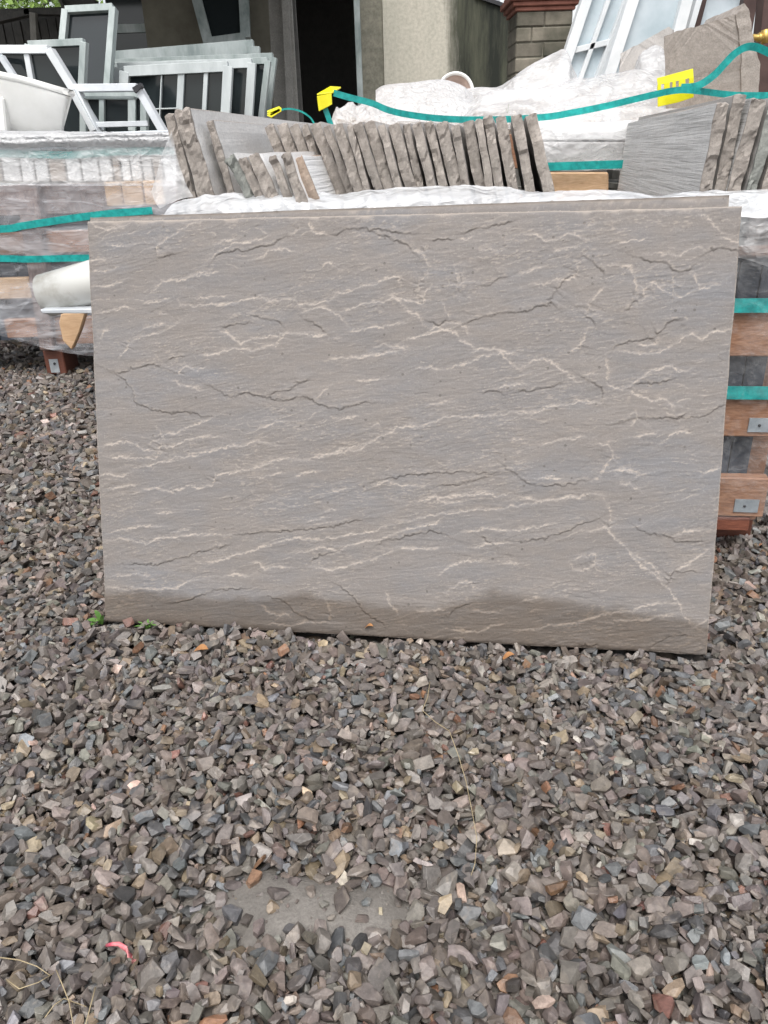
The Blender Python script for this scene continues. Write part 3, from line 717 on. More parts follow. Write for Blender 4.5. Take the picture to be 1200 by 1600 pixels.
# ------------------------------------------------------------ stone slabs standing on edge in the crates
def standing_slab(name, foot, top, L, th, H, mat_end, mat_face, label, group, seed, along=None, parent=None, rough=.0045, right_lean=False, trim=0):
    """foot/top: (s,z) of the left edge of the end face, n = start of the slab; a riven block with a hacked end"""
    (s0, n0, z0), (s1, z1) = foot, top
    up = Vector(SN(s1, n0, z1)-SN(s0, n0, z0)); Ht = up.length; up.normalize(); dn = Vector(N if along is None else along).normalized(); sd = dn.cross(up).normalized()
    if sd.dot(Vector(T)) < 0: sd = -sd
    nz_, nt_ = max(8, int(Ht/.0055)), max(4, int(th/.0038)); nl = 5
    r = random.Random(seed); vs, fs, fm = [], [], []
    ls = [0, .004, .012, L*.3, L*.65, L]
    def P(i, j, k):         # i thickness, j height, k along
        a, b, l = i/nt_, j/nz_, ls[k]; p = Vector((a*th*50, b*Ht*22, seed*3.1))
        nn = mnoise.noise(p*.8)*.5+mnoise.noise(p*2.1)*.4+mnoise.noise(p*5)*.25; n2 = mnoise.noise(Vector((b*Ht*60, l*30, seed*1.7)))
        q_ = Vector((a*th*62+seed, b*Ht*48, seed*1.3)); pt = mnoise.voronoi(q_)[1][0]; nv_ = mnoise.noise_vector(pt*4.7); cv = mnoise.noise(pt*3.3)*1.1+(q_-pt).dot(nv_)*.9; bulge = -.0012*(1-(2*a-1)**2)
        off = (bulge + rough*.9*nn + rough*1.1*cv)*(1 if k == 0 else .35 if k == 1 else 0)
        x = a*th; edge = (1-abs(2*a-1))
        if i in (0, nt_): x += (.0009*n2 + (.0016*mnoise.noise(Vector((b*Ht*28, seed*2.2, i*7.)))*(k < 2)))
        y = b*Ht
        if j == nz_: y += .0035*mnoise.noise(Vector((l*45, a*3, seed*5.5))) - (.0012 if i in (0, nt_) else 0) - (.004*abs(nn) if k == 0 else 0)
        return base + sd*x + up*y + dn*(l+off)
    base = SN(s0, n0, z0); idx = {}
    def vid(i, j, k):
        key = (i, j, k)
        if key not in idx: idx[key] = len(vs); vs.append(P(i, j, k))
        return idx[key]
    for i in range(nt_):
        for j in range(nz_):
            fs.append((vid(i, j, 0), vid(i+1, j, 0), vid(i+1, j+1, 0), vid(i, j+1, 0))); fm.append(0)
            fs.append((vid(i, j, nl), vid(i, j+1, nl), vid(i+1, j+1, nl), vid(i+1, j, nl))); fm.append(0)
    for k in range(nl):
        for j in range(nz_):
            fs.append((vid(0, j, k), vid(0, j+1, k), vid(0, j+1, k+1), vid(0, j, k+1))); fm.append(1 if k > 0 else 0)
            fs.append((vid(nt_, j, k), vid(nt_, j, k+1), vid(nt_, j+1, k+1), vid(nt_, j+1, k))); fm.append(1 if k > 0 else 0)
        for i in range(nt_):
            fs.append((vid(i, nz_, k), vid(i+1, nz_, k), vid(i+1, nz_, k+1), vid(i, nz_, k+1))); fm.append(0)
            fs.append((vid(i, 0, k), vid(i, 0, k+1), vid(i+1, 0, k+1), vid(i+1, 0, k))); fm.append(0)
    me = bpy.data.meshes.new(name); me.from_pydata([v-base for v in vs], [], fs); me.materials.append(mat_end); me.materials.append(mat_face)
    me.polygons.foreach_set('material_index', fm); me.update()
    o = link(name, me); o.location = base; return tag(o, label, 'stone slab', group)
def slab_px(tx, ty, bx, by, wpx, n0, L, mats, label, group, seed, z0=.16, **k):
    s1, z1 = onN(tx, ty, n0); s2, z2 = onN(bx, by, n0); f = (z0-z1)/(z2-z1); s0 = s1+(s2-s1)*f
    sw, _ = onN(tx+wpx, ty, n0); return standing_slab('stone_slab', (s0, n0, z0), (s1, z1), L, (sw-s1)*(.78+.17*((seed*7) % 10)/10), 0, mats[0], mats[1], label, group, seed, **k)
M['stone_bright'] = stone_mat('white_stone_face', (.74, .73, .72), (.84, .83, .82), (.8, .78, .76)); M['sawn_bright'] = stone_mat('white_sawn_face', (.74, .74, .74), (.86, .86, .86), (.8, .8, .79), sawn=True)
SE, SF, SS, SP = M['stone_end'], M['stone_face'], M['stone_sawn'], M['stone_pale']
# big ones at the left end of the crate
slab_px(257, 179, 291, 306, 15, .36, .86, (SE, SF), 'leftmost rough-ended slab in the crate, leaning against its taller neighbour', 'big slabs at the left end of the crate', 1)
slab_px(271, 173, 309, 306, 30, .345, .90, (SE, SP), 'tallest slab at the left end, thick and split down its hacked edge, long face behind', 'big slabs at the left end of the crate', 2, rough=.006)  # paler long face: the open skylight on it is put into the colour
slab_px(322, 190, 356, 306, 14, .37, .62, (SE, SP), 'slab with a pale veined face right of the two tall slabs at the left end', 'big slabs at the left end of the crate', 3)
# tall row: (top x, bottom x, width px, top y)
ROW = [(412.5, 453, 19, 198), (432, 470, 18, 196), (451.5, 490, 17, 198), (469.5, 508, 14, 198), (483.6, 524, 18.5, 197), (504, 541, 13.5, 198),
       (519, 553.5, 19.5, 197), (541, 568.5, 11, 196), (552, 585, 15.5, 195), (568.3, 601, 20, 193), (590, 618, 15, 196), (606.5, 635, 19, 196), (629, 652, 13, 196), (643, 669, 18, 194),
       (663, 688, 15, 192), (680, 705.5, 22, 194), (705, 723, 15, 197), (723, 743, 17.5, 192), (742, 761, 13.5, 188), (755, 775, 16.5, 183), (774, 794, 21, 184), (799, 821, 17.5, 181), (821, 848.5, 21, 181)]
ORD = ['first', 'second', 'third', 'fourth', 'fifth', 'sixth', 'seventh', 'eighth', 'ninth', 'tenth', 'eleventh', 'twelfth']
for i, (a, b, wd, ty) in enumerate(ROW):
    n0 = .50-.02*i if i < 6 else .365+.006*math.sin(i*2.3)
    lab = (f'{ORD[i]} slab end from the left in the long row, behind the short slabs' if i < 6 else f'{ORD[i]} slab end from the left in the long row leaning left' if i < 12
           else f'{ORD[22-i]} slab end from the right in the long row, left of the gap' if i < 22 else 'last slab of the long row, beside the gap with the orange block')
    slab_px(a, ty, b, 300, wd, n0, .80-.004*i if n0 < .4 else .62, (SE, SF), lab, 'long row of slabs standing on edge', 10+i, rough=.0034)
# short slabs in front of the row
M['stone_greenish'] = stone_mat('greenish_stone', (.17, .18, .165), (.31, .32, .29), (.25, .255, .235))
M['stone_tan'] = stone_mat('tan_stone', (.24, .17, .125), (.38, .30, .235), (.33, .27, .22))
SHORT = [(350, 250, 382, 304, 22, SE, SP, 'greenish-grey short slab at the left of the small slabs, beside the pale-faced one', M['stone_greenish']),
         (371, 250, 397, 302, 16, SE, SF, 'second of the short slabs standing before the long row', None),
         (387, 245, 412, 300, 22, SE, M['stone_bright'], 'third short slab, thick and dark with a white face behind its end', None),
         (419, 246, 440, 300, 16, SE, M['stone_bright'], 'fourth short slab, between two white slab faces', None),
         (437, 243, 458, 300, 18, SE, M['stone_bright'], 'fifth short slab with a bright face behind it', None),
         (458, 249, 478, 298, 17, SE, M['sawn_bright'], 'front short slab with tan edge and bright saw-marked face', M['stone_tan'])]
for i, (a, ty, b, by, wd, m0, m1, lab, me_) in enumerate(SHORT):
    slab_px(a, ty, b, by, wd, .30-.006*i if i < 5 else .292, (.20, .2, .30, .22, .34, .30)[i], (me_ or m0, m1), lab, 'short slabs in front of the long row', 40+i, z0=.40, rough=.005)
# right-leaning group
RG = [(1121, 160, 1094, 296, 24, SS, 'saw-marked slab with broad striped grey face, first of the right-hand group', .90, .33), (1147, 147, 1116, 296, 21, SF, 'narrow dark-edged slab right behind the saw-marked one, with a drilled hole', .88, .345),
      (1176, 154, 1137, 295, 25, SS, 'third slab of the right-hand group, saw lines beside its wide hacked edge', .88, .335), (1206, 152, 1166, 295, 23, SF, 'greenish-grey slab near the right frame edge, fourth of the right-hand group', .88, .335),
      (1232, 150, 1189, 294, 24, SF, 'slab cut off by the right frame edge, last of the right-hand group', .88, .34)]
for i, (a, ty, b, by, wd, fm_, lab, L, n0) in enumerate(RG):
    slab_px(a, ty, b, by, wd, n0, L, (M['stone_greenish'] if i == 3 else SE, fm_), lab, 'right-hand group of leaning slabs', 60+i, rough=.005)

# ------------------------------------------------------------ sheets of wrap
def sheet(name, rows, m, parent=None, nu=80, nv=24, amp=.006, fr=14, seed=0, push=(0, -1, 0), stretch=(1, 1, 1)):
    """rows: list of polylines (each list of points), lofted; then creased"""
    def samp(pl, t):
        x = t*(len(pl)-1); i = min(int(x), len(pl)-2); f = x-i
        p0, p1, p2, p3 = [Vector(pl[max(0, min(len(pl)-1, q))]) for q in (i-1, i, i+1, i+2)]
        return .5*((2*p1)+(p2-p0)*f+(2*p0-5*p1+4*p2-p3)*f*f+(3*p1-p0-3*p2+p3)*f**3)
    vs, fs = [], []; pu = Vector(push)
    for j in range(nv+1):
        t = j/nv
        for i in range(nu+1):
            col = [samp(r, i/nu) for r in rows]; p = samp(col, t) if len(col) > 2 else col[0].lerp(col[1], t)
            q = Vector((p.x*stretch[0], p.y*stretch[1], p.z*stretch[2]))*fr+Vector((seed*7, 0, 0))
            k = mnoise.ridged_multi_fractal(q, .9, 2.1, 4, 1.0, 2.0)-1.0; k2 = mnoise.noise(q*.5)
            p = p + pu*amp*(k*.6+k2*1.4) + Vector((0, 0, 1))*amp*.5*mnoise.noise(q*1.3+Vector((5, 5, 5))); vs.append(p)
    for j in range(nv):
        for i in range(nu): a = j*(nu+1)+i; fs.append((a, a+1, a+nu+2, a+nu+1))
    return pyd(name, vs, fs, m, parent, smooth=True)
def pn(px, py, n): s, z = onN(px, py, n); return SN(s, n, z)

# ------------------------------------------------------------ front crate, under the upright slabs
cr = thing('timber_crate', 'film-wrapped timber crate with teal straps holding the upright slabs behind the leaning slab', 'crate', SN(.13, .7, 0), (0, 0, -YAW))
s_l, s_r = -.34, .605
def zb(py): return onN(1160, py, .30)[1]
for a, b in ((386, 401), (485, 556), (620, 681), (745, 806)):
    z1, z0 = zb(a), zb(b); boxw('board', s_l, s_r-.012*(a > 600), .295, .317, z0, z1, M['wood'], cr)
boxw('skid', s_l, s_r-.03, .297, .36, zb(829), zb(807.5), M['wood_red'], cr)
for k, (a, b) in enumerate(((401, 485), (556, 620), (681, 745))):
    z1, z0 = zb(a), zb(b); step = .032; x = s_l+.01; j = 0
    while x < s_r-.045:            # slab flanks between the boards, their colour darkened as shaded gaps
        boxw('gap_slab', x, x+step*.93, .322, .345, z0-.004, z1+.004, M['dark_void'], cr, 0); x += step; j += 1
for s in (s_l, s_r-.06): boxw('corner_post', s, s+.055, .346, .39, .05, .57, M['wood'], cr)
for s in (s_l, .10, s_r-.09):
    for n in (.37, .72, 1.08): boxw('foot_block', s, s+.09, n, n+.09, .0, .07, M['wood_red'], cr)
for z in (.10, .24, .38, .50):
    boxw('side_board', s_l-.004, s_l+.016, .36, 1.2, z, z+.06, M['wood'], cr); boxw('side_board', s_r-.02, s_r, .36, 1.2, z, z+.06, M['wood'], cr)
    boxw('back_board', s_l, s_r, 1.201, 1.22, min(z, .42), min(z, .42)+.06, M['wood'], cr) if z != .38 else None
boxw('deck', s_l+.02, s_r-.02, .35, 1.2, .075, .095, M['wood'], cr)
for px, py in ((1186, 664), (1163, 790)):
    s, z = onN(px, py, .294); pl = boxw('nail_plate', s-.016, s+.022, .2925, .2945, z-.0115, z+.0115, M['nail'], cr, 0)
    tube('nail', [SN(s, .2905, z), SN(s, .293, z)], .0022, M['black'], pl, 8)
for py, h in ((475, .0105), (610, .0105)):
    z = zb(py); ribbon('strap', [SN(s_l-.006, .289, z), SN(.1, .2885, z+.001), SN(s_r+.004, .289, z), SN(s_r+.009, .34, z), SN(s_r+.006, .8, z), SN(s_r+.004, 1.22, z)], h*2, M['teal'], cr)
# front face wrap, right-hand part seen beyond the slab and left part below the film band
sheet('plastic_wrap', [[SN(s_l-.01, .282, .57), SN(.1, .282, .57), SN(s_r+.012, .280, .58)], [SN(s_l-.01, .284, .35), SN(.1, .284, .35), SN(s_r+.012, .281, .36)],
      [SN(s_l, .286, .15), SN(.1, .286, .15), SN(s_r+.008, .283, .15)], [SN(s_l+.01, .292, .075), SN(.1, .292, .07), SN(s_r-.012, .29, .075)]], film_mat('wet_clear_wrap', .01, .22, 9, rough=.1), cr, 90, 60, .0035, 9, 3, stretch=(1, 1, 1.6))
sheet('plastic_wrap', [[SN(s_r+.012, .281, .57), SN(s_r+.016, .7, .57), SN(s_r+.012, 1.22, .57)], [SN(s_r+.008, .283, .10), SN(s_r+.012, .7, .12), SN(s_r+.01, 1.22, .12)]], M['film_clear'], cr, 40, 30, .006, 9, 4, push=(1, 0, 0))
# bunched white film band along the top front edge
def band(nm, pts_lo, pts_mid, pts_hi, m, par, seed, **k): return sheet(nm, [pts_lo, pts_mid, pts_hi], m, par, 220, 22, k.get('amp', .007), k.get('fr', 22), seed, push=(-.15, -.7, .6))
lo = [(246, 352), (330, 352), (450, 350), (600, 346), (760, 342), (900, 338), (1050, 334), (1215, 345)]
mi = [(262, 322), (335, 322), (450, 317), (600, 314), (740, 305), (900, 313), (1050, 308), (1215, 308)]
hi = [(288, 310), (345, 305), (450, 300), (560, 299), (740, 287), (850, 300), (1020, 302), (1215, 296)]
band('film_band', [pn(a, b, .262) for a, b in lo], [pn(a, b, .277) for a, b in mi], [pn(a, b, .315) for a, b in hi], film_mat('thick_folded_wrap', .62, .98, 9, base=.76, rough=.16, stretch=(.5, 1, 1.3), tint=(.96, .98, 1.0)), cr, 5)
# clear film pulled from the tall left slab down to the band
sheet('plastic_wrap', [[pn(268, 205, .352), pn(276, 245, .348), pn(290, 285, .34), pn(302, 306, .33)], [pn(254, 240, .36), pn(262, 262, .352), pn(268, 290, .34), pn(285, 310, .32)], [pn(236, 300, .38), pn(240, 308, .35), pn(244, 318, .33), pn(250, 326, .31)]], M['film_mid'], cr, 30, 30, .006, 26, 6)

sheet('plastic_wrap', [[pn(1120, 300, .300), pn(1180, 296, .300), pn(1235, 294, .30)], [pn(1120, 335, .272), pn(1180, 338, .268), pn(1238, 340, .272)], [pn(1120, 372, .270), pn(1180, 384, .268), pn(1240, 392, .276)], [pn(1120, 398, .277), pn(1180, 410, .276), pn(1240, 430, .28)]], M['film_mid'], cr, 50, 40, .006, 16, 31)
# gap between the two groups: block, sheet and strap at the far side of the crate
gp = thing('wrapped_stone_pack', 'film-covered pale pack with teal strap and orange block, in the gap between slab groups', 'stone pack', SN(.35, 1.33, 0), (0, 0, -YAW))
def boxpx(name, x0, x1, y0, y1, n0, dep, m, par, bev=.003):
    a = pn(x0, y0, n0); b = pn(x1, y0, n0); c_ = pn(x1, y1, n0); d = pn(x0, y1, n0); return prism(name, [a, b, c_, d], N*dep, m, par, bev)
boxpx('block', 855, 951, 269, 320, 1.235, .08, M['wood_tan'], gp, .004)
boxpx('slab_stack', 840, 1010, 222, 262, 1.25, .3, M['stone_face'], gp, .003)
boxpx('slab_stack', 838, 1010, 192, 219, 1.26, .3, SP, gp, .003)
ribbon('strap', [pn(835, 261, 1.206), pn(900, 259, 1.206), pn(960, 257, 1.206), pn(1005, 256, 1.206)], .019, M['teal'], gp)
sheet('plastic_wrap', [[pn(835, 191, 1.235), pn(900, 192, 1.24), pn(1010, 188, 1.24)], [pn(835, 215, 1.23), pn(900, 210, 1.215), pn(1010, 205, 1.23)], [pn(840, 250, 1.225), pn(900, 250, 1.228), pn(1010, 250, 1.228)], [pn(840, 268, 1.222), pn(900, 266, 1.222), pn(1010, 265, 1.224)]], M['film_mid'], gp, 60, 40, .010, 11, 8)

# ------------------------------------------------------------ left crate, wrapped, farther back
YC = 1.60
def p1(px, py, y=YC): return onY(px, py, y)
lc = thing('timber_crate', 'film-wrapped crate of pale blocks and brown boards on the left, standing back on the gravel', 'crate', (-1.1, 2.0, 0))
def pb(name, xa, xb, ya, yb, m, y=YC, dep=.03, par=lc, bev=.003):
    z1 = p1(60, ya, y).z; z0 = p1(60, yb, y).z; a, b = p1(xa, (ya+yb)/2, y).x, p1(xb, (ya+yb)/2, y).x
    return box(name, a, b, y, y+dep, z0, z1, m, par, bev)
xs = [-150, -118, -88, -58, -28, 4, 33, 55, 77, 104, 128, 156, 177, 190, 205, 223, 240, 256, 280]
for i in range(len(xs)-1):
    a, b = p1(xs[i]-3, 243), p1(xs[i+1]-6, 243); c_, d = p1(xs[i+1], 284), p1(xs[i]+3, 284)
    prism('upright_slab', [a, b, c_, d], (0, .35, 0), SP if i % 4 else M['stone_tan'], lc, .003)
pb('top_rail', -150, 275, 210, 236, M['board_white'], YC+.01, .4)
pb('board', -150, 60, 288, 336, M['wood_post']); pb('board', 61, 280, 288, 336, M['wood_post'])
for a, b, c_ in ((165, 191, 0), (192, 224, 1), (226, 256, 0)): pb('pale_block', a, b, 288, 327, M['wood_tan'], YC-.022, .02)
pb('board', 60, 280, 362, 397, M['wood']); pb('board', -150, 46, 362, 397, M['wood'])
pb('board', -150, 48, 433, 466, M['wood_tan']); pb('board', 62, 280, 436, 462, M['wood'])
pb('board', 8, 62, 498, 527, M['wood']); pb('board', 70, 280, 498, 540, M['wood'])
x = -150
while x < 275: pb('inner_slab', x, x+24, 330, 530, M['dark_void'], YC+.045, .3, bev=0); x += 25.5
prism('corner_post', [p1(22, 288, YC-.03), p1(58, 288, YC-.03), p1(84, 548, YC-.03), p1(62, 548, YC-.03)], (0, .05, 0), M['wood_post'], lc, .004)
prism('timber_offcut', [p1(95, 490, 1.42), p1(134, 488, 1.42), p1(124, 520, 1.42), p1(112, 547, 1.42), p1(98, 533, 1.42), p1(92, 505, 1.42)], (0, .03, 0), M['wood_tan'], lc, .003)
pb('foot_block', 70, 101, 548, 586, M['wood_red'], YC, .12); pb('foot_block', 118, 150, 566, 588, M['wood_red'], YC+.25, .12); pb('foot_block', -40, 6, 480, 492, M['wood_red'], YC+.5, .12)
pb('nail_plate', 78, 92, 562, 583, M['nail'], YC-.002, .0018, bev=0)
_a = p1(85, 568, YC-.003); tube('nail', [_a, _a+Vector((0, -.003, 0))], .004, M['black'], lc, 8)
def rb(nm, pts, wd, m, y=YC-.036): return ribbon(nm, [p1(a, b, y) for a, b in pts], wd, m, lc)
rb('strap', [(-150, 240), (0, 240), (110, 242), (180, 237), (272, 235)], .02, M['teal'], YC-.008)
rb('strap', [(-150, 362), (0, 358), (35, 353), (100, 343), (170, 334), (238, 329)], .021, M['teal'], YC-.052)
rb('strap', [(-150, 405), (0, 404), (46, 405), (135, 403), (280, 402)], .020, M['teal'], YC-.056)
sheet('plastic_wrap', [[p1(-150, 213, YC-.01), p1(60, 212, YC-.01), p1(275, 212, YC-.01)], [p1(-150, 290, YC-.03), p1(60, 290, YC-.035), p1(275, 290, YC-.03)]], M['film_mid'], lc, 110, 30, .006, 10, 11, stretch=(1.2, 1, .7))
sheet('plastic_wrap', [[p1(-150, 286, YC-.03), p1(60, 286, YC-.04), p1(275, 286, YC-.03)], [p1(-150, 400, YC-.04), p1(60, 400, YC-.046), p1(275, 400, YC-.04)],
      [p1(-150, 470, YC-.04), p1(60, 500, YC-.046), p1(275, 500, YC-.04)], [p1(-150, 490, YC-.02), p1(20, 530, YC-.04), p1(80, 548, YC-.05), p1(160, 556, YC-.05), p1(275, 556, YC-.03)]], film_mat('thin_creased_wrap', .14, .58, 6, tint=(.93, .95, 1.0), stretch=(.35, 1, 1.5)), lc, 130, 70, .008, 9, 12, stretch=(.7, 1, 2.2))
sheet('film_band', [[p1(-150, 207, YC+.45), p1(60, 207, YC+.45), p1(275, 207, YC+.45)], [p1(-150, 207, YC+.02), p1(60, 206, YC+.02), p1(150, 208, YC+.02), p1(275, 205, YC+.02)], [p1(-150, 217, YC-.03), p1(60, 219, YC-.035), p1(160, 217, YC-.03), p1(275, 215, YC-.03)], [p1(-150, 230, YC-.02), p1(60, 230, YC-.02), p1(275, 230, YC-.02)]], M['film_white'], lc, 160, 24, .006, 20, 13, push=(0, -.7, .5))
# white pipe and board lodged between crate and slab
YP = 1.10
pp = thing('plastic_pipe', 'white plastic drain pipe lying tilted between the left crate and the big slab', 'pipe', tuple(onY(100, 460, YP)))
def pipe(a, b, r, th, m, par):
    a, b = Vector(a), Vector(b); d = (b-a).normalized(); u = d.orthogonal().normalized(); v = d.cross(u); vs, fs, K = [], [], 40
    for p, rr in ((a, r), (b, r), (b, r-th), (a, r-th)):
        for k in range(K): t_ = 2*math.pi*k/K; vs.append(p+u*math.cos(t_)*rr+v*math.sin(t_)*rr)
    for g in range(4):
        for k in range(K): fs.append((g*K+k, g*K+(k+1) % K, ((g+1) % 4)*K+(k+1) % K, ((g+1) % 4)*K+k))
    o = pyd('pipe_wall', vs, fs, m, par, smooth=True)
    return o
A_ = onY(72, 462, YP+.05); B_ = onY(240, 414, YP+.02)
pipe(A_, B_, .055, .003, M['pvc'], pp)
wb = prism('white_board', [onY(62, 484, YP-.03), onY(170, 482, YP-.03), onY(170, 490, YP-.03), onY(66, 490, YP-.03)], (0, .06, .0), M['board_white'], None, .002)
tag(wb, 'thin white board lying under the plastic pipe, left of the big slab', 'board')
# the low trestle of offcuts that carries board and pipe (hidden mostly by the slab)
ob = onY(182, 491, YP); st_ = box('timber_block', ob.x-.03, ob.x+.12, YP-.04, YP+.06, -.01, ob.z-.001, M['wood_red']); tag(mid(st_), 'dark timber block propping the white board, mostly behind the big slab', 'timber block')

# ------------------------------------------------------------ things piled behind the crates
DECK = .70
def fr_quad(name, label, cat, px, y, bw, dep, mfr, mgl, bars=(), group=None, ytop=None, bars_m=None, ends=True, gback=.5):
    """framed pane from its four outer corners (tl, tr, br, bl in the photo) at distance y; each rail, stile, bar and pane its own part"""
    yt = y if ytop is None else ytop
    q = [onY(*px[0], yt), onY(*px[1], yt), onY(*px[2], y), onY(*px[3], y)]; c = sum(q, Vector())/4; low = min(v.z for v in q)
    t = thing(name, label, cat, (c.x, y, low), group=group); nr = (q[1]-q[0]).cross(q[3]-q[0]).normalized()
    if nr.y < 0: nr = -nr
    q_o = [p.copy() for p in q]
    if y < 7:
        for hi_, lo_ in ((0, 3), (1, 2)):
            d_ = q[lo_]-q[hi_]
            if q[lo_].z > DECK: q[lo_] = q[lo_]+d_*((q[lo_].z-DECK)/-d_.z)
    if ends:
        bar('rail', q[0], q[1], bw*2, dep, nr, mfr, t); bar('rail', q[3], q[2], bw*2, dep, nr, mfr, t)
    else: bar('rail', q[0], q[1], bw*2, dep, nr, mfr, t)
    bar('stile', q[0], q[3], bw*2, dep+.004, nr, mfr, t); bar('stile', q[1], q[2], bw*2, dep+.004, nr, mfr, t)
    def at(u, v): return (q_o[0]*(1-u)+q_o[1]*u)*(1-v)+(q_o[3]*(1-u)+q_o[2]*u)*v
    for (u0, v0, u1, v1, w_) in bars: bar('glazing_bar', at(u0, v0), at(u1, v1), w_, dep*.7, nr, bars_m or mfr, t)
    if mgl: prism('pane', [p+nr*dep*.15 for p in q], nr*.006, mgl, t)
    return t
U, UD, AL = M['upvc'], M['upvc_dirty'], M['alu']
# left pile at 2.4 - 3.4 m
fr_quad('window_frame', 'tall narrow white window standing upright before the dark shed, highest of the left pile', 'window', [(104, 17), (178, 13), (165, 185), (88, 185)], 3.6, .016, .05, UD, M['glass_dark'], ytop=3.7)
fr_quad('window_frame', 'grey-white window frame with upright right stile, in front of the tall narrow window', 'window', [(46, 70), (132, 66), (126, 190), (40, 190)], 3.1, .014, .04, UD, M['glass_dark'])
fr_quad('window_frame', 'white frame with slanting right side behind the sink, at the left frame edge', 'window', [(-60, 78), (78, 78), (150, 195), (10, 200)], 2.7, .015, .05, U, M['glass_dark'], bars=[(.74, 0, .38, 1, .022)])
fr_quad('aluminium_frame', 'thin silver frame leaning at the far left behind the sink', 'frame', [(-50, 82), (2, 88), (42, 150), (-30, 170)], 2.6, .010, .03, AL, None)
ft = fr_quad('aluminium_frame', 'white open frame lying tilted on the left crate, with a black corner piece', 'frame', [(118, 138), (216, 137), (254, 203), (150, 203)], 2.15, .012, .05, AL, None, ends=False)
_q = [onY(206, 137, 2.11), onY(219, 129, 2.11), onY(222, 136, 2.11), onY(211, 146, 2.11)]; prism('corner_piece', _q, (0, .03, 0), M['black'], ft, .001)
bar('inner_rail', onY(134, 153, 2.17), onY(212, 153, 2.17), .008, .04, (0, 1, 0), M['upvc_dirty'], ft)
bar('bottom_rail', onY(150, 195, 2.16), onY(232, 193, 2.16), .018, .02, (0, 1, 0), AL, ft)
bar('stay', onY(112, 140, 2.12), onY(147, 205, 2.12), .020, .03, (0, 1, 0), U, ft); bar('stay', onY(128, 152, 2.18), onY(160, 205, 2.18), .009, .03, (0, 1, 0), AL, ft)
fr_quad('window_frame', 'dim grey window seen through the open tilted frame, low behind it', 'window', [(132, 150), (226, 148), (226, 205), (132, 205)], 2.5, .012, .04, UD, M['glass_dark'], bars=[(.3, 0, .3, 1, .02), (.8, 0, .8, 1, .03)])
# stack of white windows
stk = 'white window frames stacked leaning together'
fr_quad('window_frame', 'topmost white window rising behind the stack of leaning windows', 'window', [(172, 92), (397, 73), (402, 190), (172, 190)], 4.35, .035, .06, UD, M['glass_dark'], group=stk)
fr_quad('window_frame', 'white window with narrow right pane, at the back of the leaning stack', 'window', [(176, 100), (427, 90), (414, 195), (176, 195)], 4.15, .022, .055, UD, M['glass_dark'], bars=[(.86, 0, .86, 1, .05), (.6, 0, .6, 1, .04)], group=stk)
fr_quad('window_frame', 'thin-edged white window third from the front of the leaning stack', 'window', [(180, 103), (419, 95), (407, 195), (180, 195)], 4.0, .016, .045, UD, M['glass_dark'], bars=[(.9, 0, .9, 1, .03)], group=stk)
fr_quad('window_frame', 'white window second from the front of the leaning stack, bare pane at its right', 'window', [(185, 106), (394, 99), (388, 195), (185, 195)], 3.85, .022, .045, M['upvc_shaded'], M['glass_dark'], bars=[(.84, 0, .84, 1, .03)], group=stk)
fr_quad('window_frame', 'front white window of the leaning stack, with two panes and thin glazing bars', 'window', [(196, 112), (357, 104), (352, 195), (192, 195)], 3.7, .024, .05, M['upvc_shaded'], M['glass_dark'], bars=[(.55, 0, .55, 1, .034), (.79, .05, .79, 1, .022), (.36, .05, .36, 1, .006), (0, .72, .55, .70, .006)], group=stk)
_l = onY(300, 88, 4.28)
# sink
def sink():
    t = thing('sink', 'white ceramic sink standing tilted on the left crate, at the left frame edge', 'sink', tuple(onY(40, 204, 2.0)))
    R0 = [(-70, 112), (0, 118), (30, 124), (62, 133), (112, 147)]; y0_, y1_ = 1.93, 2.38
    rim = [onY(a, b, y0_) for a, b in R0]; foot = [onY(a, 206, y0_+.05) for a in (-62, 5, 32, 58, 97)]
    vs, fs = [], []; K = 10
    for k in range(K+1):
        s = k/K; cv = .010*math.sin(s*math.pi)
        for j in range(len(rim)):
            p = rim[j].lerp(foot[j], s); p.y += -cv*1.2+.03*s; vs.append(p)
    n = len(rim)
    for k in range(K):
        for j in range(n-1): fs.append((k*n+j, k*n+j+1, (k+1)*n+j+1, (k+1)*n+j))
    bm_o = pyd('front_wall', vs, fs, M['ceramic'], t, smooth=True); bm_o.modifiers.new('s', 'SOLIDIFY').thickness = .018
    md = bm_o.modifiers.new('u', 'SUBSURF'); md.levels = md.render_levels = 1
    bk = [onY(a-18-(a*.12), b-2, y1_) for a, b in R0]; bf = [p+(onY(60, 206, y1_)-onY(60, 140, y1_)) for p in bk]
    prism('side_wall', [rim[-1]+Vector((0, .008, -.004)), bk[-1], bf[-1], foot[-1]+Vector((0, .008, 0))], (-.018, 0, 0), M['ceramic'], t, .004)
    prism('back_wall', [bk[0], bk[-1], bf[-1], bf[0]], (0, .018, 0), M['ceramic'], t, .004)
    P = [onY(a, b-1, y0_-.012) for a, b in R0]+[bk[-1]+Vector((0, .0, .004))]
    tube('rim', P, .011, M['ceramic'], t, 12)
    prism('foot_rib', [onY(-1, 150, y0_-.005), onY(5, 152, y0_-.012), onY(10, 206, y0_+.01), onY(-1, 206, y0_+.01)], (0, .05, 0), M['ceramic'], t, .005)
sink()

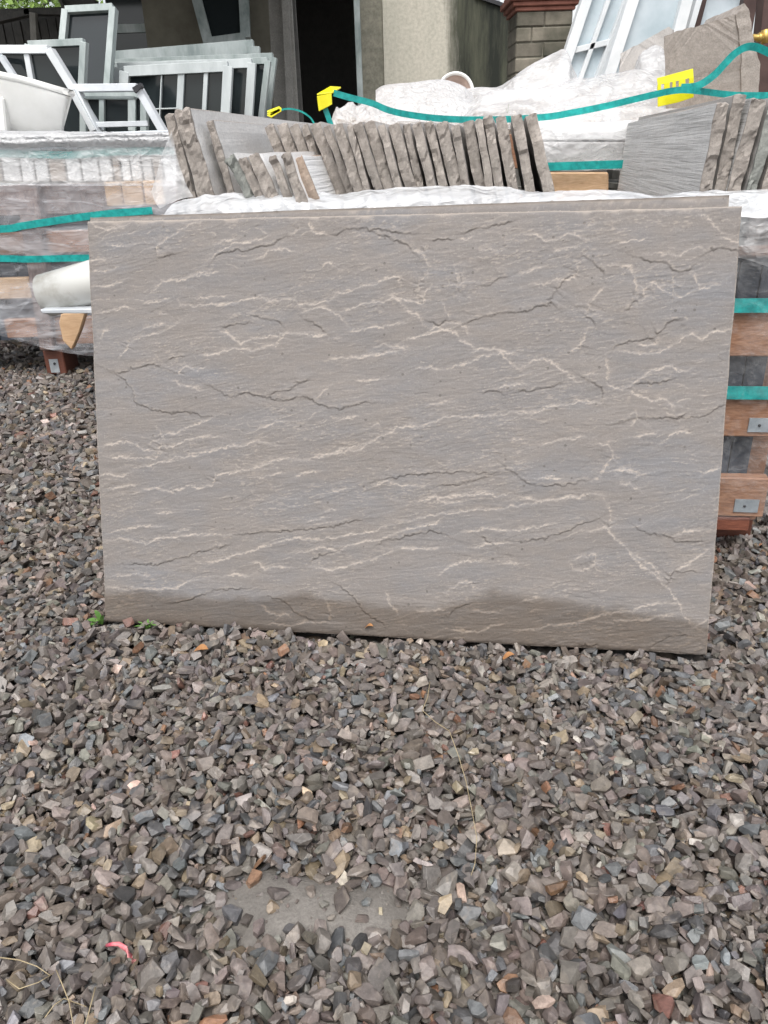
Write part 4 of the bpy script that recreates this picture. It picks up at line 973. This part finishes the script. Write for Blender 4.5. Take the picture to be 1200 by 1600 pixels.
# back crate with the heap of film, and what leans on it
bc = thing('timber_crate', 'low timber crate hidden behind the slabs, carrying the heap of white film', 'crate', (.3, 1.75, 0))
for x in (-.35, .15, .75):
    box('corner_post', x, x+.06, 1.50, 1.56, 0, .66, M['wood'], bc); box('corner_post', x, x+.06, 2.2, 2.26, 0, .66, M['wood'], bc)
for z in (.08, .26, .44, .60): box('board', -.36, 1.1, 1.475, 1.499, z, z+.09, M['wood'], bc)
box('deck', -.36, 1.1, 1.48, 2.28, .661, .69, M['wood_tan'], bc)
def heap(name, prof, y, m, par, seed, base=198, depth=.5, amp=.018, fr=7, nv=26):
    rows = []
    top = [onY(a, b, y+depth*.45) for a, b in prof]; foot = [onY(a, base, y) for a, b in prof]; midr = [f.lerp(t_, .62)+Vector((0, -.03-.3*(t_-f).length*.2, 0)) for f, t_ in zip(foot, top)]
    bk = [t_+Vector((0, depth*.4, -.10)) for t_ in top]
    return sheet(name, [foot, midr, top, bk], m, par, 150, nv*2, amp, fr, seed, push=(.1, -.8, .5))
fm = thing('film_heap', 'crumpled heap of white and clear wrapping film behind the upright slabs', 'plastic film', tuple(onY(780, 195, 1.75)))
heap('film_roll', [(587, 143), (600, 136), (640, 131), (690, 126), (722, 136), (738, 152)], 1.72, M['film_white'], fm, 21, amp=.006, depth=.5, base=190)
heap('film_tatter', [(519, 186), (526, 166), (533, 170), (545, 164), (552, 162), (560, 168), (572, 163), (600, 175), (620, 190)], 1.62, M['film_white'], fm, 22, amp=.012, fr=26, depth=.2, base=198)
heap('film_fold', [(600, 196), (700, 176), (760, 150), (830, 136), (900, 122), (960, 112), (1010, 108), (1060, 116)], 1.66, M['film_band'], fm, 23, amp=.018, fr=10, depth=.4)
heap('film_fold', [(700, 150), (745, 140), (775, 139), (800, 122), (840, 96), (880, 78), (890, 100), (900, 118)], 1.86, M['film_band'], fm, 24, amp=.012, fr=9, depth=.4, base=180)
heap('film_fold', [(740, 194), (800, 180), (880, 158), (960, 150), (1020, 146), (1080, 150)], 1.58, M['film_mid'], fm, 25, amp=.016, fr=11, depth=.4, base=202)
heap('film_fold', [(985, 150), (997, 92), (1012, 76), (1026, 72), (1036, 82), (1048, 128)], 1.80, M['film_band'], fm, 26, amp=.008, fr=14, depth=.22, base=170)
# round dish behind the roll
c = onY(712, 142, 2.25); d = thing('round_dish', 'pale round clay dish with white rim standing on edge behind the film roll', 'dish', tuple(c-Vector((0, 0, .07))))
vs = []; fs = []; K = 40; prof = [(.0, .03), (.050, .03), (.058, .005), (.066, .0), (.066, -.008), (.052, .04), (.0, .042)]
Rt = Matrix.Rotation(rad(72), 3, 'X')
def lathe(name, prof, K, m, par, c, R3):
    vs, fs = [], []
    for r_, h_ in prof:
        for k in range(K): a = 2*math.pi*k/K; vs.append(c+R3@Vector((math.cos(a)*max(r_, .0005), math.sin(a)*max(r_, .0005), h_)))
    for i in range(len(prof)-1):
        for k in range(K): fs.append((i*K+k, i*K+(k+1) % K, (i+1)*K+(k+1) % K, (i+1)*K+k))
    return pyd(name, vs, fs, m, par, smooth=True)
lathe('bowl', [(0, -.03), (.050, -.03), (.058, -.005), (.060, -.005), (.060, -.012), (.052, -.04), (0, -.042)], 40, simple('pale_clay', (.40, .30, .25), (.52, .42, .37), 12), d, c, Rt)
lathe('rim', [(.056, -.004), (.060, .003), (.066, .004), (.068, -.002), (.066, -.008), (.058, -.008), (.056, -.004)], 40, M['ceramic'], d, c, Rt)

# slabs propped at the top right
def px_slab(pts, y, ext, m, label, mend=None, endpts=None):
    q = [onY(a, b, y) for a, b in pts]
    for p, (a, b) in zip(q, pts):
        if b >= 140: p.z = .695
    c = sum(q, Vector())/len(q); bm = bmesh.new(); n = 14
    o = prism('stone_slab', q, ext, m); me = o.data; bm.from_mesh(me)
    bmesh.ops.subdivide_edges(bm, edges=bm.edges[:], cuts=7, use_grid_fill=True); bmesh.ops.triangulate(bm, faces=[f for f in bm.faces if len(f.verts) > 4])
    bm.normal_update(); e = Vector(ext).normalized(); me.materials.append(M['stone_end'])
    for v in bm.verts: v.co += v.normal*.0008*mnoise.noise(v.co*40)
    for f in bm.faces:
        if abs(f.normal.dot(e)) < .7: f.material_index = 1
    for v in bm.verts:
        if any(f.material_index == 1 for f in v.link_faces): v.co += Vector([mnoise.noise(v.co*55+Vector((k*9, 0, 0))) for k in range(3)])*.0032
    bm.to_mesh(me); bm.free(); tag(mid(o), label, 'stone slab'); return o
px_slab([(1037, 57), (1060, 48), (1100, 38), (1142, 24), (1150, 23), (1158, 80), (1166, 146), (1047, 150)], 1.62, (.035, .02, .004), M['stone_face'], 'grey slab propped upright at the top right with flaked upper edge, behind teal strap')
px_slab([(1150, 23), (1158, 12), (1163, 5), (1172, 20), (1177, 60), (1188, 100), (1190, 148), (1166, 148), (1158, 80)], 1.615, (.01, .30, .0), M['stone_end'], 'thick rough-edged slab seen edge-on beside the propped grey slab at the top right')
px_slab([(967, 112), (970, 84), (1000, 68), (1044, 42), (1052, 46), (1060, 150), (975, 150)], 1.95, (.02, .05, 0), M['stone_face'], 'slab with sloping top edge half hidden behind the propped grey slab')

# loose straps and yellow corner protectors
def tribbon(pts, wd, label, y=1.45, tw=None, th=.0008):
    P = [onY(a, b, yy) for a, b, yy in pts]; c = P[len(P)//2].copy(); o = ribbon('plastic_strap', P, wd, M['teal'], None, th=th, sub=10, twist=tw); mid(o); return tag(o, label, 'strap')
tribbon([(521, 145, 1.50), (545, 152, 1.50), (580, 161, 1.5), (610, 173, 1.5), (650, 181, 1.44), (700, 186, 1.40), (770, 187, 1.37), (850, 183, 1.36), (900, 175, 1.36), (950, 165, 1.36), (1000, 153, 1.38), (1050, 142, 1.41), (1080, 141, 1.42), (1130, 147, 1.46), (1160, 149, 1.47), (1230, 149, 1.48)], .0165,
        'long teal strap sagging behind the slab tops from the left yellow clip')
tribbon([(504, 158, 1.50), (509, 172, 1.50), (516, 192, 1.50), (520, 204, 1.5)], .015, 'short teal strap end hanging down from the left yellow corner clip')
bpy.data.objects[-1] if False else None
tribbon([(1064, 137, 1.44), (1090, 134, 1.43), (1115, 118, 1.42), (1134, 98, 1.42), (1148, 84, 1.42), (1165, 74, 1.43), (1182, 74, 1.45), (1205, 84, 1.46), (1235, 100, 1.48)], .019, 'teal strap looping up over the propped slab at the top right', tw=lambda t: .9*max(0, t-.5))
tribbon([(438, 172, 1.6), (452, 170, 1.6), (470, 174, 1.6), (485, 184, 1.6), (492, 196, 1.6)], .005, 'thin teal strap arching from the small yellow clip')
t = thing('corner_protector', 'folded yellow corner protector at the left end of the long teal strap', 'corner protector', tuple(onY(508, 170, 1.5)))
prism('flap', [onY(495, 150, 1.49), onY(518, 146, 1.49), onY(519, 163, 1.49), (onY(510, 168, 1.49)), onY(498, 174, 1.49)], (0, .004, 0), M['yellow'], t, .0008)
prism('flap', [onY(495, 149, 1.49), onY(516, 137, 1.56), onY(533, 138, 1.56), onY(520, 146, 1.49)], (0, 0, .004), M['yellow'], t, .0008)
t = thing('corner_protector', 'small yellow protector lying on the tall slabs at the left end of the row', 'corner protector', tuple(onY(428, 182, 1.58)))
for k in range(3):
    prism('ridge', [onY(417, 181-k*3, 1.58), onY(436, 171-k*1.5, 1.58), onY(440, 174-k*1.5, 1.58), onY(424, 184-k*3, 1.58)], (0, .006, .004), M['yellow'], t, .0008)
t = thing('corner_protector', 'yellow slotted corner protector under the teal straps at the top right', 'corner protector', tuple(onY(1055, 165, 1.47)))
YY = 1.475
prism('plate', [onY(1028, 140, YY), onY(1084, 134, YY), onY(1084, 152, YY), onY(1060, 160, YY), onY(1028, 167, YY)], (0, .004, 0), M['yellow'], t, .0006)
prism('plate', [onY(1027, 122, YY+.003), onY(1083, 107, YY+.003), onY(1084, 121, YY), onY(1028, 133, YY)], (0, .004, 0), M['yellow'], t, .0006)
for a, b in ((1027.5, 1033), (1038, 1046.5), (1051, 1056), (1061, 1071), (1077, 1084)):
    prism('tooth', [onY(a, 133-(a-1028)*.22, YY-.001), onY(b, 133-(b-1028)*.22, YY-.001), onY(b, 141, YY-.001), onY(a, 141, YY-.001)], (0, .0035, 0), M['yellow'], t, 0)

# ------------------------------------------------------------ windows and frames at the top right
Wr = 'white windows leaning together at the top right'
fr_quad('window_frame', 'white window with glazing bars leaning at the top right, left one of the pair', 'window', [(932, -50), (1000, -50), (925, 150), (866, 150)], 2.75, .020, .05, U, M['glass_reflection'], bars=[(.52, 0, .52, 1, .018), (0, .64, 1, .56, .022)])
fr_quad('window_frame', 'white window with one large pane at the top right, right one of the pair', 'window', [(1003, -50), (1084, -50), (1032, 150), (940, 150)], 2.62, .022, .05, U, M['glass_reflection'])
fr_quad('window_frame', 'thin white frame edge between the white windows and the brown frames', 'window', [(1060, -50), (1104, -50), (1058, 110), (1022, 110)], 2.85, .012, .05, U, None)
fr_quad('brown_frame', 'dark brown framed window leaning beside the white ones at the top right', 'frame', [(1100, -40), (1175, -40), (1150, 110), (1062, 110)], 3.0, .030, .06, M['brownframe'], M['glass_reflection'])
fr_quad('brown_frame', 'dark brown frame at the top right corner, behind the brass fitting', 'frame', [(1205, -40), (1290, -40), (1270, 190), (1180, 190)], 2.4, .030, .06, M['brownframe'], M['glass_reflection'])
t = thing('brass_fitting', 'brass tap fitting at the right edge beside the propped slab', 'tap', tuple(onY(1190, 65, 1.9)))
tube('pipe_stub', [onY(1176, 58, 1.9), onY(1215, 62, 1.9)], .009, M['brass'], t, 12); tube('valve_body', [onY(1196, 46, 1.9), onY(1196, 68, 1.9)], .013, M['brass'], t, 12); tube('union_nut', [onY(1184, 58, 1.9), onY(1190, 59, 1.9)], .014, M['brass'], t, 6)

# ------------------------------------------------------------ block pillar with terracotta cap
pil = thing('block_pillar', 'mossy block pillar with a stepped terracotta cap behind the film heap', 'pillar', tuple(onY(850, 253, 5.0)*1) if False else (onY(850, 100, 5).x, 5.25, 0))
xl, xr = onY(806, 60, 5).x, onY(893, 60, 5).x; pw_ = xr-xl; zt = onY(850, 17, 5).z; ch = .088; z = zt; row = 0
while z > .0:
    sp = .5 if row % 2 == 0 else (.28 if row % 4 == 1 else .72)
    for a, b in ((0, sp), (sp, 1)):
        box('block', xl+pw_*a+.002, xl+pw_*b-.002, 5+rng.uniform(-.006, .004), 5.36, z-ch+.003, z-.002, M['block'], pil, .007)
    z -= ch; row += 1
box('mortar_core', xl+.006, xr-.006, 5.008, 5.35, 0, zt, M['mortar'], pil, 0)
for k, (a, b, e) in enumerate(((-.004, .022, .012), (.0225, .05, .03), (.0505, .09, .05), (.0905, .12, .03))): box('cap_course', xl-e, xr+e, 5-e, 5.36+e, zt+a+.005, zt+b+.005, M['terracotta'], pil, .005)

def pallets(label, x0_, x1_, y0_, y1_, top):
    t = thing('pallet_stack', label, 'pallets', ((x0_+x1_)/2, (y0_+y1_)/2, 0)); z = 0.0
    while z+.13 < top:
        for yy in (y0_, (y0_+y1_)/2-.05, y1_-.1):
            for xx in (x0_, (x0_+x1_)/2-.05, x1_-.1): box('block', xx, xx+.1, yy, yy+.1, z, z+.085, M['wood_grey'], t, 0)
            box('stringer', x0_, x1_, yy, yy+.1, z+.0855, z+.105, M['wood_grey'], t, 0)
        n_ = 6
        for k in range(n_): xx = x0_+(x1_-x0_-.1)*k/(n_-1); box('deck_board', xx, xx+.1, y0_, y1_, z+.1055, z+.1255, M['wood_grey'], t, 0)
        z += .1265 if z+.26 < top else 9
    return t
pallets('stacked grey pallets carrying the pile of old window frames, behind the left crate', -2.3, -.62, 2.42, 4.5, DECK+.06)
pallets('stacked grey pallets carrying the white and brown frames at the right', .62, 1.75, 2.42, 3.1, DECK+.06)

# ------------------------------------------------------------ buildings
YB = 8.0
wl = thing('rendered_wall', 'stained pale rendered wall with dark mossy right end, right of the dark doorway', 'wall', (.7, YB, 0))
a, b = onY(600, 100, YB).x, onY(798, 100, YB).x; zt1, zt0 = onY(740, -3, YB).z, onY(799, 18, YB).z; xk = onY(742, 0, YB).x
prism('wall_face', [(a, YB, 0), (b, YB, 0), (b, YB, zt0), (xk, YB, zt1), (a, YB, zt1+.5)], (0, .22, 0), M['wall'], wl)
prism('coping', [(b+.02, YB-.03, zt0), (b+.02, YB-.03, zt0+.035), (xk, YB-.03, zt1+.035), (xk, YB-.03, zt1)], (0, .3, 0), M['black'], wl)
d0 = onY(561, 100, YB).x
box('reveal_wall', d0+.03, a-.002, YB+.02, YB+.26, 0, 2.9, M['reveal'], wl, 0)
box('door_frame', d0-.03, d0+.029, YB-.005, YB+.2, 0, 2.9, M['upvc_dirty'], wl, .004)
wh = thing('white_gable', 'white rendered building just visible between the wall and the pillar', 'building', (2.4, 11, 0))
box('wall', 1.75, 4.2, 11, 13, 0, onY(800, 44, 11).z+.6, M['white_wall'], wh); box('plinth', 1.74, 4.2, 10.98, 13, 0, onY(815, 45, 11).z, M['wood_dark'], wh, 0)
# open-fronted shed on the left
sh = thing('open_shed', 'dim open-fronted shed with olive wall panels and a dark doorway behind the window pile', 'building', (-2.4, 9, 0))
pxl = lambda p: onY(p, 60, YB+.5).x
box('back_panel', pxl(229), pxl(438), YB+.5, YB+.56, 0, 3.4, M['concrete_panel'], sh, 0)
box('back_panel', -7.5, pxl(168), YB+.62, YB+.68, 0, 2.15, M['wood_dark'], sh, 0)
box('back_panel', pxl(168)+.002, pxl(229)-.002, YB+.62, YB+.68, 0, 3.4, M['wood_dark'], sh, 0)
box('passage_wall', pxl(440)-.15, d0+.6, YB+2.6, YB+2.7, 0, 3.4, M['wood_dark'], sh, 0); box('ceiling', d0-.01, d0+.45, YB+.27, YB+2.8, 2.905, 2.94, M['wood_dark'], sh, 0); box('passage_side', pxl(436)-.02, pxl(436)+.02, YB+.57, YB+2.6, 0, 3.4, M['wood_dark'], sh, 0); box('passage_side', d0+.32, d0+.4, YB+.27, YB+2.6, 0, 3.4, M['wood_dark'], sh, 0)  # unseen ceiling and side walls added to keep the doorway dark
box('roof', -4.6, d0-.02, 3.3, YB+2.8, 2.95, 3.05, M['wood_dark'], sh, 0); box('wall_above', d0+.02, a+.2, YB+.27, YB+.4, 2.91, 3.4, M['reveal'], sh, 0)  # unseen roof, carried forward over the window pile to shade it
box('side_wall', -7.4, -7.3, YB-1.6, YB+.6, 0, 2.3, M['wood_dark'], sh, 0)
# wall window with pale bar
wz = lambda p: onY(200, p, YB+.5).z
wn = box('window', pxl(172), pxl(228), YB+.575, YB+.61, wz(82), wz(-4), M['glass_dark'], sh, 0); box('crossbar', pxl(172), pxl(228), YB+.55, YB+.57, wz(50), wz(36), M['upvc_dirty'], sh)
box('sill', pxl(170), pxl(302), YB+.40, YB+.49, wz(96), wz(82), M['upvc_dirty'], sh)
# timber planks and beams of the far shed corner
for i, px_ in enumerate(range(-10, 105, 14)): box('plank', pxl(px_), pxl(px_+13), YB+.585+.01*(i % 2), YB+.61, .4, onY(px_, 33-i*1.2, YB+.5).z, M['wood_dark'], sh, .003)
for a_, b_ in (((-60, 44), (50, 19)), ((40, 19), (110, 19)), ((100, 6), (152, 6))):
    bar('roof_beam', onY(*a_, YB+.3), onY(*b_, YB+.3), .06, .12, (0, 1, 0), M['wood_dark'], sh, .004)
bar('strut', onY(90, -10, YB+.2), onY(102, 16, YB+.2), .03, .05, (0, 1, 0), M['wood_dark'], sh); bar('post', onY(52, 20, YB+.2), onY(56, 100, YB+.2), .06, .06, (0, 1, 0), M['wood_grey'], sh)
fr_quad('window_frame', 'white-framed dark window leaning high against the olive shed panel', 'window', [(300, -30), (380, -30), (384, 60), (326, 68)], YB+.2, .05, .05, UD, M['glass_dark'], ytop=YB+.4)
# rough timber posts by the doorway
tp = 'old timber lengths leaning by the dark doorway'
for i, (x0_, x1_, xb, wdt, m, lab, y) in enumerate([(425, 446, 440, .11, 'wood_grey', 'widest old timber leaning at the left of the doorway', 6.3), (441, 452, 455, .06, 'wood_grey', 'narrow timber leaning in front of the wide one by the doorway', 6.1), (446, 455, 463, .05, 'wood_grey', 'grey middle timber leaning by the doorway', 6.2), (452, 460, 471, .04, 'wood_dark', 'thin dark timber nearest the doorway opening', 6.25)]):
    p_ = [onY(x0_+3, -40, y+.3), onY(xb, 195, y)]; dd = (p_[1]-p_[0]).normalized(); e = p_[1]+dd*((p_[1].z)/-dd.z) if dd.z < 0 else p_[1]
    o = bar('timber_length', p_[0], e, wdt, .05, (0, 1, 0), M[m], None, .004); tag(mid(o), lab, 'timber', tp)
# tree behind the shed
tr = thing('broadleaf_tree', 'bright green tree beyond the shed roof at the top left', 'tree', (-6.6, 14, 0))
tube('trunk', [(-6.6, 14, 0), (-6.55, 14, 1.4), (-6.5, 14.05, 2.6), (-6.4, 14, 3.6)], .16, M['wood_dark'], tr, 10, .07)
for k in range(5): a_ = k*1.26; tube('limb', [(-6.5, 14, 2.0+.2*k), (-6.5+.7*math.cos(a_), 14+.7*math.sin(a_), 2.7+.25*k), (-6.5+1.5*math.cos(a_), 14+1.5*math.sin(a_), 3.2+.3*k)], .06, M['wood_dark'], tr, 6, .02)
n = 9000; cl = rng.normal(0, 1, (60, 3)); cl /= np.linalg.norm(cl, axis=1)[:, None]; cl = cl*rng.uniform(.3, 1, (60, 1))*np.array([2.3, 1.6, 1.4])+np.array([-6.3, 14, 3.1])
ct = cl[rng.integers(60, size=n)]+rng.normal(0, .22, (n, 3)); ax = rng.normal(0, 1, (n, 3)); ax /= np.linalg.norm(ax, axis=1)[:, None]; bx_ = np.cross(ax, rng.normal(0, 1, (n, 3))); bx_ /= np.linalg.norm(bx_, axis=1)[:, None]
sz = rng.uniform(.03, .06, (n, 1)); V = np.stack([ct-ax*sz, ct+bx_*sz*.5, ct+ax*sz, ct-bx_*sz*.5], 1).reshape(-1, 3); F = np.arange(n*4).reshape(-1, 4)
lf = link('crown', npmesh('crown', V, F), simple('tree_leaf', (.11, .20, .035), (.30, .44, .10), 3, .5), tr); lf.matrix_parent_inverse = wm(tr).inverted()

print('T back', time.time()-T0)
# ------------------------------------------------------------ small things on the gravel
def gp_(px, py, z=.004):
    d_ = ray(px, py); k = (z-CAM[2])/d_[2]; return Vector(CAM+k*d_)
def leafblade(name, base, tip, wd, m, par=None, bend=.004, n=6):
    base, tip = Vector(base), Vector(tip); d_ = tip-base; s = d_.cross(Vector((0, 0, 1)))
    s = s.normalized() if s.length > 1e-6 else Vector((1, 0, 0)); vs, fs = [], []
    for i in range(n+1):
        t_ = i/n; w_ = wd*math.sin(math.pi*min(1, .12+t_*.88))**.8 if i < n else .0002; c_ = base+d_*t_+Vector((0, 0, bend*math.sin(math.pi*t_)))
        vs += [c_-s*w_/2+Vector((0, 0, w_*.12)), c_, c_+s*w_/2+Vector((0, 0, w_*.12))]
    for i in range(n):
        for k in range(2): fs.append((i*3+k, i*3+k+1, i*3+k+4, i*3+k+3))
    return pyd(name, vs, fs, m, par, smooth=True)
c = gp_(160, 975); wd_ = thing('weed', 'broad-leaved green weed at the left foot of the big slab', 'weed', tuple(c))
for a, b, h_, w_ in ((-.028, -.006, .012, .016), (-.012, .006, .028, .013), (-.022, -.016, .005, .014), (.006, -.004, .022, .010), (-.006, -.012, .014, .012)): leafblade('leaf', c+Vector((0, 0, .0)), c+Vector((a, b, h_))*.8, w_*.7, M['green'], wd_)
c = gp_(232, 985); wd_ = thing('weed', 'small grassy green weed beside the bottom edge of the big slab', 'weed', tuple(c))
for k in range(11): a = k*.6+.3; leafblade('leaf', c, c+.75*Vector((.016*math.cos(a)*(1+.3*(k % 3)), .010*math.sin(a)-.004, .014+.012*((k*7) % 5)/5)), .0045, M['green'], wd_)
c = gp_(1045, 182); 
c = onY(793, 178, 1.5); wd_ = thing('weed', 'single green sprig on the film behind the slab tops', 'weed', tuple(c)); leafblade('leaf', c, c+Vector((.004, 0, .03)), .006, M['green'], wd_, .002); leafblade('leaf', c, c+Vector((-.006, 0, .016)), .006, M['green'], wd_, .002)
def small_leaf(px, py, dx, dy, w_, m, lab, cat='leaf', nm='fallen_leaf', h_=.006):
    c_ = gp_(px, py, .012); o = leafblade(nm, c_, c_+Vector((dx, dy, h_)), w_, M[m], None, .004); return tag(mid(o), lab, cat)
small_leaf(303, 1018, .022, -.004, .016, 'leaf_orange', 'orange-brown leaf on the gravel below the left part of the big slab')
small_leaf(786, 1030, .016, .002, .010, 'leaf_orange', 'small orange leaf on the gravel below the middle of the big slab')
small_leaf(570, 982, .013, -.004, .008, 'leaf_orange', 'tiny orange leaf tucked at the slab foot near its middle')
small_leaf(80, 575, .02, .01, .012, 'leaf_red', 'small red leaf on the gravel by the left crate foot')
o = tube('flower_petal', [gp_(167, 1477, .016), gp_(176, 1475, .022), gp_(186, 1475, .024), (gp_(196, 1482, .022)), gp_(203, 1493, .016), gp_(210, 1503, .012)], .0016, M['petal'], None, 8, .0026); tag(mid(o), 'pink curled petal lying on the gravel at the lower left', 'petal')
def stem(pts, r, lab, h0=.018):
    o = tube('grass_stem', [gp_(a, b, h0+.003*math.sin(i*1.7)) for i, (a, b) in enumerate(pts)], r, M['straw'], None, 5, r*.6); return tag(mid(o), lab, 'dry grass')
stem([(672, 1065), (668, 1090), (660, 1110), (680, 1128), (702, 1142), (716, 1180), (728, 1220), (738, 1270), (745, 1310), (742, 1350), (736, 1368)], .0006, 'long thin dry grass stem curving down the middle of the gravel')
stem([(0, 1496), (30, 1500), (58, 1510), (78, 1524)], .0006, 'dry grass stem crossing from the left edge at the lower left')
stem([(88, 1516), (98, 1540), (108, 1565), (114, 1600), (116, 1640)], .0006, 'forked dry stem in the bottom left corner, left one'); stem([(149, 1543), (142, 1570), (134, 1600), (128, 1630)], .0006, 'short straight dry stem in the bottom left corner, beside a red stone')
stem([(10, 1530), (30, 1545), (60, 1535), (85, 1520)], .00055, 'bent dry stem in the bottom left corner near the frame edge'); stem([(70, 1590), (85, 1570), (100, 1560), (135, 1573)], .00055, 'low dry stem lying across the others in the bottom left corner')
